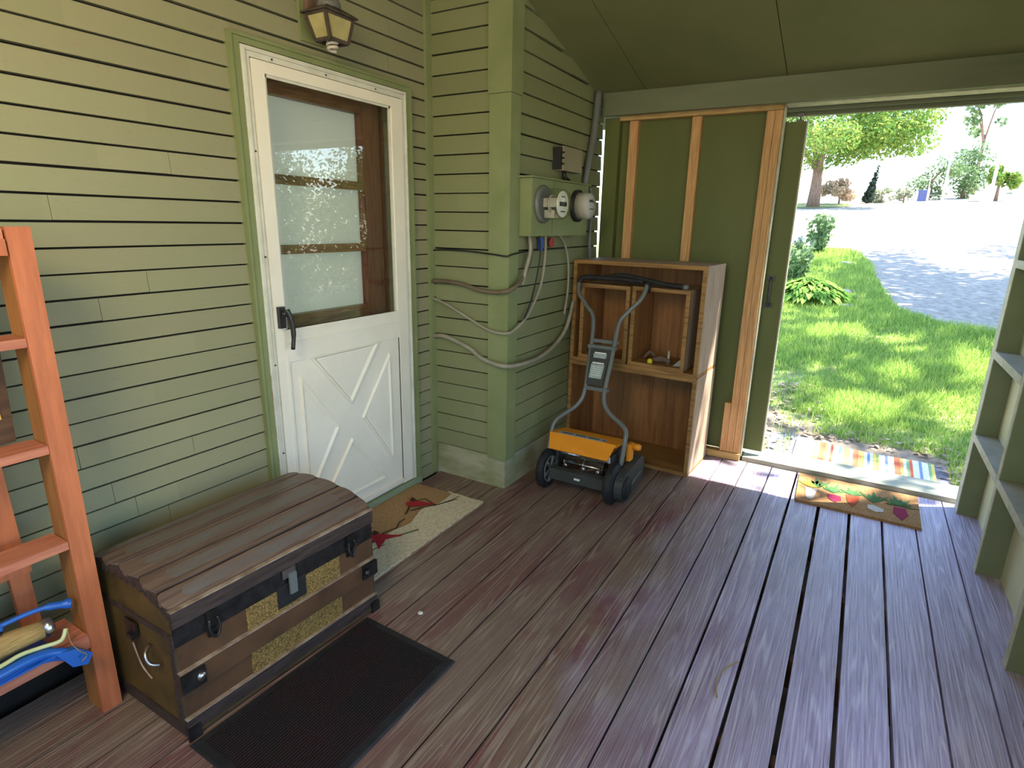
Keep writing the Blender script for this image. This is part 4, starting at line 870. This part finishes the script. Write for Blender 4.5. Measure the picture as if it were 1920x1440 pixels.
# end plates, slightly worn gilt tin with a ragged outline
arc = [(1.0, .437), (1.06, .472), (1.15, .490), (1.26, .497), (1.36, .490), (1.43, .472), (1.475, .440)]   # offset from front y (y-ty+1.0)
def lidpt(x, u, z): return (x, ty(x)+(u-1.0)*(ybk-ty(x))/.475, z)
for xx, sg in ((tx0, -1), (tx1, 1)):
    pl_ = [lidpt(xx, 1.0, .012)]+[lidpt(xx, u, z-.006) for u, z in smooth_path([(u, z, 0) for u, z in arc], 4) and [(p.x, p.y) for p in smooth_path([(u, z, 0) for u, z in arc], 4)]]+[lidpt(xx, 1.475, .012)]
    MB().prism(pl_, (-sg, 0, 0), .006).build('end_panel', m_trunke, t)
    q = MB()
    for a_, b_ in ((.012, .05), (.345, .36)):
        q.hexa([lidpt(xx+sg*.0, 1.0, a_), lidpt(xx+sg*.0, 1.475, a_), lidpt(xx+sg*.006, 1.475, a_), lidpt(xx+sg*.006, 1.0, a_), lidpt(xx+sg*.0, 1.0, b_), lidpt(xx+sg*.0, 1.475, b_), lidpt(xx+sg*.006, 1.475, b_), lidpt(xx+sg*.006, 1.0, b_)])
    q.hexa([lidpt(xx, 1.0, .05), lidpt(xx, 1.03, .05), lidpt(xx+sg*.005, 1.03, .05), lidpt(xx+sg*.005, 1.0, .05), lidpt(xx, 1.0, .345), lidpt(xx, 1.02, .345), lidpt(xx+sg*.005, 1.02, .345), lidpt(xx+sg*.005, 1.0, .345)])
    q.build('end_band', m_trunkd, t)
    # scalloped edging following the lid
    sp = [(p.x, p.y) for p in smooth_path([(u, z, 0) for u, z in arc], 6)]
    q = MB(); r_ = random.Random(4)
    for i in range(len(sp)-1):
        (u0, z0), (u1, z1) = sp[i], sp[i+1]; j = .022+.010*(i % 2)+r_.uniform(-.003, .003)
        q.hexa([lidpt(xx, u0, z0-j), lidpt(xx, u1, z1-j), lidpt(xx+sg*.006, u1, z1-j), lidpt(xx+sg*.006, u0, z0-j), lidpt(xx, u0, z0), lidpt(xx, u1, z1), lidpt(xx+sg*.006, u1, z1), lidpt(xx+sg*.006, u0, z0)])
    q.build('scalloped_edge', m_trunkd, t)
# hardware on the near end
q = MB().box(tx0-.012, tx0-.006, 1.70, 1.76, .285, .335).box(tx0-.02, tx0-.006, 1.715, 1.745, .275, .29).bevel(.002, 1); q.build('handle_cap', m_oldm, t)
MB().tube(smooth_path([(tx0-.008, 1.64, .285), (tx0-.03, 1.625, .275), (tx0-.032, 1.605, .25), (tx0-.008, 1.595, .235)], 4), .006, 8).build('handle_loop', m_steel, t)
MB().tube(smooth_path([(tx0-.008, 1.74, .25), (tx0-.012, 1.70, .19), (tx0-.008, 1.66, .155)], 4), .0025, 6).build('broken_strap', m_trunkl, t)
# lid
q = MB(); Lp = [lidpt(tx0+.006, 1.0, .355)]+[lidpt(tx0+.006, u, z-.008) for u, z in arc]+[lidpt(tx0+.006, 1.475, .355)]; Rp = [lidpt(tx1-.006, 1.0, .355)]+[lidpt(tx1-.006, u, z-.008) for u, z in arc]+[lidpt(tx1-.006, 1.475, .355)]
va = [q.b.verts.new(p) for p in Lp]; vb = [q.b.verts.new(p) for p in Rp]; k = len(va)
q.b.faces.new(va); q.b.faces.new(vb[::-1])
for i in range(k): q.b.faces.new((va[i], va[(i+1) % k], vb[(i+1) % k], vb[i]))
lid = q.build('lid', m_trunkd, t)
for i in range(6):
    (u0, z0), (u1, z1) = arc[i], arc[i+1]; du = (u1-u0); e0 = .005/abs(du)
    def sp_(x, s_, h): 
        p = Vector(lidpt(x, u0+(u1-u0)*s_, z0+(z1-z0)*s_)); return p+nn*h
    nn = Vector((0, -(z1-z0), (u1-u0))).normalized()
    out = []; s0, s1 = e0, 1-e0; rx = .030
    for j in range(7): a_ = -math.pi/2+math.pi*j/6; out.append((tx1+.004-rx*.4+rx*.5*math.cos(a_), .5+(s1-s0)/2*math.sin(a_)))
    for j in range(7): a_ = math.pi/2+math.pi*j/6; out.append((tx0-.004+rx*.4+rx*.5*math.cos(a_), .5+(s1-s0)/2*math.sin(a_)))
    MB().prism([sp_(x, s_, -.006) for x, s_ in out], nn, .012).bevel(.003, 2).build('lid_slat', m_trunkw, lid)
    # dull tin strip down the middle of each slat
    o2 = [(tx1-.07, .24), (tx1-.05, .5), (tx1-.07, .76), (tx0+.07, .76), (tx0+.05, .5), (tx0+.07, .24)]
    MB().prism([sp_(x, s_, .0062) for x, s_ in o2], nn, .0008).build('slat_inlay', M('slate_worn_strip_%d' % i, (.125, .115, .105), (.120, .085, .066), 5, .38, .15, (1, 6, 6), spec=.5), lid)
tb(tx0-.003, tx1+.003, -.004, .010, .385, .436, 'lid_front_slat', m_trunkd, lid)
tb(tx0-.003, tx1+.003, -.004, .012, .4365, .441, 'lid_front_edge', m_trunkl, lid, .001)
tb(tx0, tx1, -.002, .004, .352, .384, 'rim_band', m_oldm, lid, .001)
# body front slats and rubbed edges
tb(tx0-.004, tx1+.004, -.002, .012, .158, .232, 'middle_slat', m_trunkb, body); tb(tx0-.004, tx1+.004, -.002, .014, .232, .2355, 'slat_edge', m_trunkl, body, .001)
tb(tx0-.004, tx1+.004, -.002, .012, .010, .070, 'bottom_slat', m_trunkd, body); tb(tx0-.004, tx1+.004, -.002, .014, .070, .0735, 'slat_edge', m_trunkl, body, .001)
tb(tx0-.004, tx1+.004, .012, .0135, .012, .020, 'rubbed_bottom_edge', m_trunke, body, 0)
tb(tx0, tx1, 0, .003, .318, .351, 'body_rim_band', m_oldm, body, .001)
# gilt embossed panels
def gilt():
    m, n, b = new_mat('gilt_scroll_tin'); v = coords(n, (1, 1, 1)); vv = node(n, 'ShaderNodeTexVoronoi'); vv.feature = 'DISTANCE_TO_EDGE'; vv.inputs['Scale'].default_value = 105
    dn = node(n, 'ShaderNodeTexNoise'); dn.inputs['Scale'].default_value = 55; n.links.new(v, dn.inputs['Vector'])
    n.links.new(mixc(n, .05, v, dn.outputs['Color'], 'ADD'), vv.inputs['Vector'])
    r = ramp(n, vv.outputs['Distance'], [(.06, (.10, .055, .018)), (.16, (.36, .235, .065))]); n.links.new(r.outputs[0], b.inputs['Base Color'])
    b.inputs['Roughness'].default_value = .45; b.inputs['Metallic'].default_value = .2; bump(n, b, vv.outputs['Distance'], .4, .004); return m
mg = gilt()
tb(.945, 1.315, 0, .0035, .236, .318, 'gilt_panel', mg, body, 0); tb(.945, 1.315, 0, .0035, .074, .158, 'gilt_panel', mg, body, 0)
tb(1.055, 1.165, .0036, .008, .250, .330, 'lock_plate', m_blackm, body, .002)
# hasp
lk = tb(1.075, 1.125, .006, .014, .352, .385, 'lock_hinge', m_steel, lid, .002)
tb(1.095, 1.122, .014, .022, .290, .365, 'hasp', m_greym, lid, .004)
for xx in (.835, 1.362):
    tb(xx-.016, xx+.016, .004, .014, .340, .384, 'clasp', m_oldm, lid, .004)
    x_ = xx; MB().tube(smooth_path([(x_-.012, ty(x_)-.016, .36), (x_-.016, ty(x_)-.022, .325), (x_, ty(x_)-.024, .300), (x_+.016, ty(x_)-.022, .325), (x_+.012, ty(x_)-.016, .36)], 4), .0045, 8).build('clasp_loop', m_oldm, lid)
    tb(xx-.014, xx+.014, .002, .010, .296, .322, 'clasp_catch', m_oldm, body, .003)
for xx, sg in ((tx0, 1), (tx1, -1)):
    x0_, x1_ = sorted((xx-sg*.006, xx+sg*.065))
    tb(x0_, x1_, .0125, .020, .168, .226, 'corner_cap', m_oldm, body, .006)
    x0_, x1_ = sorted((xx-sg*.008, xx+sg*.03)); tb(x0_, x1_, .012, .020, .0, .045, 'corner_foot', m_oldm, body, .004)
    MB().lathe((xx+sg*.05, ty(xx)-.020, .197), (0, -1, 0), [(0, .016), (.008, .013), (.012, .004)], 14).build('roller', m_steel if sg == 1 else m_oldm, body)

# ------------------------------------------------------------------ orange stepladder
t = thing('stepladder', (.40, 1.9, 0), 'orange painted wooden stepladder standing against the green wall', 'ladder')
for x0 in (.645, .10): MB().box(x0, x0+.054, 1.832, 1.845, .0, 1.470).bevel(.003, 2).build('front_rail', m_lad, t)
for x0 in (.647, .102): MB().box(x0, x0+.05, 1.846, 1.925, .0, 1.468).bevel(.002, 1).build('rail_side', m_ladd, t)
for z in (1.19, .893, .600): MB().box(.155, .644, 1.836, 1.930, z-.024, z).bevel(.003, 2).build('tread', m_ladh, t)
MB().box(.155, .644, 1.828, 1.975, .246, .290).bevel(.004, 2).build('tread', m_ladh, t)
MB().box(.09, .640, 1.835, 1.96, 1.425, 1.465).bevel(.004, 2).build('top_cap', m_ladh, t)
MB().box(.09, .640, 1.828, 1.834, 1.40, 1.44).bevel(.002, 1).build('top_rail', m_lad, t)
for x0, sg in ((.565, 1), (.16, -1)):
    MB().bar((x0-.03*sg+.0, 1.965, 1.42), (x0+.01*sg+.0, 2.02, .30), .048, .024, (0, 1, 0)).bevel(.002, 1).build('rear_leg', m_lad, t)
MB().bar((.18, 2.005, .50), (.60, 2.005, .50), .05, .018, (0, 1, 0)).build('rear_brace', m_lad, t)
t = thing('plywood_board', (.4, 2.02, .9), 'dark plywood board with a yellow sticker propped behind the upper ladder treads', 'board')
MB().hexa([(.15, 1.940, .895), (.612, 1.940, .895), (.612, 1.952, .895), (.15, 1.952, .895), (.15, 1.952, 1.40), (.630, 1.952, 1.40), (.630, 1.964, 1.40), (.15, 1.964, 1.40)]).build('panel', m_panel, t)
MB().hexa([(.45, 1.936, .965), (.590, 1.936, .965), (.590, 1.9395, .965), (.45, 1.9395, .965), (.45, 1.938, 1.03), (.587, 1.938, 1.03), (.587, 1.9415, 1.03), (.45, 1.9415, 1.03)]).build('sticker', m_yel, t)
# things on the lowest tread
t = thing('dustpan', (.45, 1.88, .29), 'blue plastic dustpan on the lowest ladder tread', 'dustpan')
prof = [(.20, 1.80), (.42, 1.795), (.50, 1.80), (.56, 1.79), (.60, 1.79)]
q = MB(); pth = smooth_path([(.20, 1.795, .318), (.40, 1.80, .322), (.49, 1.81, .318), (.55, 1.815, .300), (.605, 1.800, .262)], 5)
q.tube(pth, [.014]*len(pth), 8); q.box(.20, .56, 1.80, 1.95, .293, .299)
for i in range(len(pth)-1):
    a_, b_ = pth[i], pth[i+1]; q.hexa([a_+Vector((0, 0, -.028)), b_+Vector((0, 0, -.028)), b_+Vector((0, .008, -.028)), a_+Vector((0, .008, -.028)), a_+Vector((0, -.004, .01)), b_+Vector((0, -.004, .01)), b_+Vector((0, .008, .01)), a_+Vector((0, .008, .01))])
q.build('pan', m_blue, t)
q = MB().prism([(.55, 1.80, .300), (.60, 1.79, .290), (.632, 1.785, .255), (.615, 1.785, .228), (.58, 1.79, .240)], (0, 1, 0), .022).bevel(.004, 2); q.build('pan_handle', m_blue, t)
pe = smooth_path([(.20, 1.80, .338), (.42, 1.808, .342), (.48, 1.82, .340), (.53, 1.825, .328), (.575, 1.82, .322), (.595, 1.83, .345)], 4); MB().tube(pe, .006, 6).build('rubber_lip', m_lime, t)
t = thing('whisk_broom', (.5, 1.88, .36), 'straw whisk broom with a round metal cap lying in the blue dustpan', 'broom')
bp = [(.12, 1.90, .338), (.30, 1.895, .345), (.42, 1.885, .352), (.52, 1.873, .354), (.565, 1.868, .352)]
MB().tube(bp, [.060, .052, .038, .028, .024], 20).build('straw', m_straw, t)
MB().lathe((.555, 1.869, .352), (1, -.12, -.02), [(0, .027), (.022, .027), (.024, .022), (.026, .020), (.024, .016), (.027, .008), (.027, .001)], 24).build('metal_cap', m_steel, t)
q = MB()
for x in (.415, .425, .435):
    pts = [(x+.25*0+.0*j, 1.885-.04*math.cos(j*math.pi/8)*1.0, .352+.0395*math.sin(j*math.pi/8)) for j in range(17)]
    q.tube(pts, .0018, 5)
q.build('binding_wire', m_wire, t)
t = thing('dust_brush', (.45, 1.93, .40), 'blue handled brush with black bristles lying above the straw broom', 'brush')
q = MB().tube(smooth_path([(.46, 1.89, .408), (.52, 1.885, .412), (.57, 1.875, .412), (.612, 1.865, .402), (.63, 1.86, .398)], 4), [.007]*9+[.011]*4+[.015]*4, 10); q.build('handle', m_blue, t)
MB().box(.20, .475, 1.88, 1.915, .398, .412).bevel(.004, 2).build('brush_block', m_blue, t)
q = MB(); rr = random.Random(2)
for i in range(420):
    x = rr.uniform(.20, .47); y = rr.uniform(1.882, 1.912); q.quad([(x-.0012, y, .398), (x+.0012, y, .398), (x+rr.gauss(0, .014)+.001, y-.016+rr.gauss(0, .008), .350+rr.random()*.018), (x+rr.gauss(0, .014), y-.016+rr.gauss(0, .008), .352)])
tag(q.build('bristles', m_black, t), kind='stuff')
MB().tube(smooth_path([(.598, 1.83, .345), (.590, 1.80, .315), (.60, 1.785, .285), (.615, 1.782, .262), (.60, 1.782, .250)], 4), .0012, 5).build('hanging_string', m_straw, t)

# ------------------------------------------------------------------ mats
def mat_tex(name, c1, c2, s1=90, rough=.95, bm=.6):
    return M(name, c1, c2, s1, rough, bm, spec=.1, lo=.3, hi=.7, bd=.004)
m_coir = mat_tex('coir_fibre', (.40, .235, .105), (.22, .115, .045)); m_cream = mat_tex('cream_pile', (.62, .55, .40), (.40, .34, .22), 70)
m_tan = mat_tex('tan_pile', (.37, .235, .120), (.25, .150, .070), 70)
FZ = [0]
def flat(poly, z, name, mat, par, h=.0012):
    FZ[0] = (FZ[0]+1) % 9; z += .00022*FZ[0]; return MB().prism([(x, y, z) for x, y in poly], (0, 0, 1), h).build(name, mat, par)
t = thing('cardinal_doormat', (2.03, 1.84, 0), 'tan and cream doormat with red birds on branches in front of the white door', 'doormat')
MB().box(1.600, 2.455, 1.605, 2.068, .001, .012).bevel(.003, 2).build('base', m_tan, t)
edge = smooth_path([(1.602, 1.77, 0), (1.70, 1.79, 0), (1.815, 1.811, 0), (1.902, 1.812, 0), (1.965, 1.808, 0), (2.05, 1.787, 0), (2.115, 1.806, 0), (2.217, 1.834, 0), (2.297, 1.80, 0), (2.42, 1.805, 0), (2.453, 1.83, 0)], 4)
rr = random.Random(6); bot = [(2.455+rr.uniform(-.003, .003), 1.607+i*.02) for i in range(13)][::-1]+[(2.455-i*.02, 1.603+rr.uniform(-.004, .004)) for i in range(43)]+[(1.600, 1.605)]
MB().prism([(p.x, p.y, .0125) for p in edge]+[(x, y, .0125) for x, y in bot], (0, 0, 1), .006).build('cream_ground', m_cream, t)
m_twig = mat_tex('printed_twig', (.055, .035, .025), (.035, .02, .015)); m_redp = mat_tex('printed_red', (.36, .030, .035), (.25, .02, .025)); m_grn = mat_tex('printed_grey_green', (.16, .17, .11), (.11, .12, .08))
def bird(cx, cy, s_, a_, name='printed_bird'):
    P = [(-.05, .0), (-.045, .02), (-.025, .03), (-.02, .042), (-.008, .03), (.02, .025), (.05, .01), (.085, .0), (.09, -.008), (.05, -.012), (.02, -.022), (-.02, -.024), (-.04, -.014)]
    ca, sa = math.cos(a_), math.sin(a_); return flat([(cx+s_*(x*ca-y*sa), cy+s_*(x*sa+y*ca)) for x, y in P], .0192, name, m_redp, t)
def stick(pts, wd, name='printed_branch', mt=None, z=.0188):
    q = MB()
    for i in range(len(pts)-1): q.bar((*pts[i], z), (*pts[i+1], z), wd, .0014, (0, 0, 1))
    return q.build(name, mt or m_twig, t)
stick([(2.16, 1.875), (2.242, 1.829), (2.284, 1.797), (2.402, 1.743)], .008); stick([(2.284, 1.80), (2.30, 1.86), (2.311, 1.896), (2.25, 1.93)], .006); stick([(2.27, 1.80), (2.37, 1.765), (2.44, 1.755)], .004); stick([(2.231, 1.945), (2.18, 1.90), (2.115, 1.869)], .008)
bird(2.235, 1.895, 1.15, -.95); flat([(2.245, 1.95), (2.285, 1.965), (2.275, 1.93), (2.245, 1.925)], .0195, 'printed_bird_head', m_twig, t)
stick([(1.878, 1.784), (1.942, 1.749), (2.028, 1.709)], .014, mt=m_grn); stick([(1.90, 1.835), (1.984, 1.812), (2.029, 1.838), (2.075, 1.838)], .006)
bird(1.862, 1.820, 1.25, -.75); bird(1.848, 1.800, .9, -2.4, 'printed_bird_wing'); flat([(1.86, 1.875), (1.90, 1.885), (1.90, 1.85), (1.87, 1.85)], .0195, 'printed_bird_crest', m_twig, t)
stick([(1.83, 1.755), (1.77, 1.768), (1.70, 1.76)], .004)

def rib_mat():
    m, n, b = new_mat('ribbed_maroon_carpet'); tc = node(n, 'ShaderNodeTexCoord'); sp = node(n, 'ShaderNodeSeparateXYZ'); n.links.new(tc.outputs['Object'], sp.inputs[0])
    rib = math_(n, 'SINE', math_(n, 'MULTIPLY', sp.outputs[1], 2*math.pi/.0095)); f = noise(n, coords(n), 5, 5); fine = noise(n, coords(n), 160, 3)
    c = mixc(n, ramp(n, f, [(.4, (0, 0, 0)), (.62, (1, 1, 1))]).outputs[0], (.038, .018, .020), (.024, .022, .020))
    c = mixc(n, ramp(n, rib, [(0, (.8,)*3), (.7, (0, 0, 0))]).outputs[0], c, (.010, .009, .010)); c = mixc(n, ramp(n, fine, [(.6, (0, 0, 0)), (.75, (.5,)*3)]).outputs[0], c, (.075, .055, .05))
    n.links.new(c, b.inputs['Base Color']); b.inputs['Roughness'].default_value = .95; b.inputs['Specular IOR Level'].default_value = .1; bump(n, b, math_(n, 'ADD', rib, fine), .5, .004); return m
t = thing('ribbed_doormat', (1.06, 1.25, 0), 'black rubber edged doormat with ribbed dark maroon carpet in front of the trunk', 'doormat')
q = MB().hexa([(.705, 1.035, .001), (1.402, 1.030, .001), (1.415, 1.465, .001), (.712, 1.492, .001), (.710, 1.040, .007), (1.398, 1.035, .007), (1.411, 1.460, .007), (.717, 1.487, .007)]); q.bevel(.002, 1).build('rubber_border', m_black, t)
MB().hexa([(.735, 1.065, .0071), (1.373, 1.060, .0071), (1.385, 1.436, .0071), (.742, 1.460, .0071), (.738, 1.068, .0115), (1.370, 1.063, .0115), (1.382, 1.433, .0115), (.745, 1.457, .0115)]).build('ribbed_pile', rib_mat(), t)

t = thing('garden_doormat', (3.65, -.165, 0), 'coir doormat printed with five small plants beside the open doorway', 'doormat')
MB().hexa([(3.443, .135, .001), (3.430, -.470, .001), (3.868, -.478, .001), (3.870, .150, .001), (3.445, .132, .014), (3.433, -.467, .014), (3.865, -.475, .014), (3.867, .147, .014)]).bevel(.004, 2).build('coir_base', m_coir, t)
def prt(nm, c): return mat_tex('printed_'+nm, c, tuple(v*.6 for v in c), 120)
pw, pm, po, pg, py_ = prt('white', (.62, .58, .52)), prt('magenta', (.30, .035, .09)), prt('orange_red', (.50, .10, .045)), prt('green', (.07, .16, .06)), prt('yellow_green', (.36, .36, .06))
def leafy(cx, cy, n_, ln, mt, spread=1.0, up=1.5):
    q = MB()
    for i in range(n_):
        a_ = (i/(n_-1)-.5)*2*spread; d = Vector((math.cos(a_)*up, math.sin(a_), 0)); s_ = Vector((-d.y, d.x, 0))*.008; c = Vector((cx, cy, .0152+.00015*i)); e = c+d*ln*(1-.3*(i % 2))
        q.prism([c, c+d*ln*.5+s_, e, c+d*ln*.5-s_], (0, 0, 1), .0012)
    return q.build('printed_leaves', mt, t)
flat([(3.655, .098), (3.655, .032), (3.50, .045), (3.485, .062), (3.50, .082)], .0145, 'printed_pot', pw, t); leafy(3.66, .065, 7, .11, py_); leafy(3.68, .03, 4, .11, pg, .6)
flat([(3.615, -.02), (3.625, -.055), (3.615, -.09), (3.56, -.095), (3.52, -.065), (3.55, -.03)], .0145, 'printed_beet', pm, t); leafy(3.65, -.05, 6, .10, pg)
flat([(3.67, -.115), (3.67, -.185), (3.58, -.175), (3.51, -.15), (3.57, -.125)], .0145, 'printed_carrot_pot', po, t); leafy(3.67, -.15, 7, .08, pg)
flat([(3.60, -.25), (3.585, -.225), (3.54, -.225), (3.51, -.26), (3.53, -.30), (3.57, -.30)], .0145, 'printed_garlic', pw, t); leafy(3.63, -.255, 5, .12, pg, .7)
flat([(3.64, -.350), (3.64, -.405), (3.56, -.415), (3.47, -.382), (3.55, -.345)], .0145, 'printed_beet', pm, t); leafy(3.66, -.375, 8, .10, pg, 1.5)

# striped mat outside
t = thing('striped_rug', (4.5, -.2, -.1), 'faded multicoloured striped rug lying outside the threshold', 'rug')
cols = {'y': (.80, .62, .15), 'w': (.80, .78, .70), 'g': (.30, .42, .22), 'b': (.25, .32, .50), 'r': (.70, .16, .08), 'o': (.80, .36, .12), 'l': (.45, .46, .12)}
sm = {k: mat_tex('stripe_'+k, c, tuple(v*.75 for v in c), 60, .9, .3) for k, c in cols.items()}
seq = 'wywgwyboyrrowrwwbgllwrroywbwylwwbwwrrowgrwwbwwgy'; n_ = len(seq)
m_list = list(sm.values()); keys = list(sm.keys()); q = MB(); ya, yb = .235, -.63
def rp(x, y): return gz(x)+.040+.006*math.sin(y*9+x*4)
for i, ch in enumerate(seq):
    y0, y1 = ya+(yb-ya)*i/n_, ya+(yb-ya)*(i+1)/n_
    for xa, xb in ((4.24, 4.40), (4.40, 4.58), (4.58, 4.80)):
        f_ = lambda x, y: (x+(y-.2)*.10 if x > 4.3 else x)
        q.hexa([(f_(xa, y0), y0, rp(xa, y0)-.012), (f_(xb, y0), y0, rp(xb, y0)-.012), (f_(xb, y1), y1, rp(xb, y1)-.012), (f_(xa, y1), y1, rp(xa, y1)-.012), (f_(xa, y0), y0, rp(xa, y0)), (f_(xb, y0), y0, rp(xb, y0)), (f_(xb, y1), y1, rp(xb, y1)), (f_(xa, y1), y1, rp(xa, y1))], keys.index(ch))
q.build('woven_stripes', m_list, t)
tag(MB().prism([(4.18, .42, -.14), (4.18, -.72, -.14), (4.80, -.70, -.11), (4.98, -.1, -.10), (4.90, .38, -.10)], (0, 0, 1), .028).bevel(.008, 2).build('step_stone', m_stone), 'flat stone slab under the striped rug outside', 'stone slab')
# loose bits on the deck
tag(MB().lathe((1.545, 1.305, .0005), (0, 0, 1), [(0, .011), (.003, .010), (.004, .004)], 10).build('white_pebble', m_label), 'small white chip on the deck near the dark mat corner', 'chip')
tag(MB().tube(smooth_path([(1.93, .17, .004), (1.86, .205, .006), (1.78, .215, .005), (1.72, .20, .004)], 5), .0022, 6).build('dry_grass_stalk', m_straw), 'thin dry grass stalk curled on the deck boards', 'stalk')
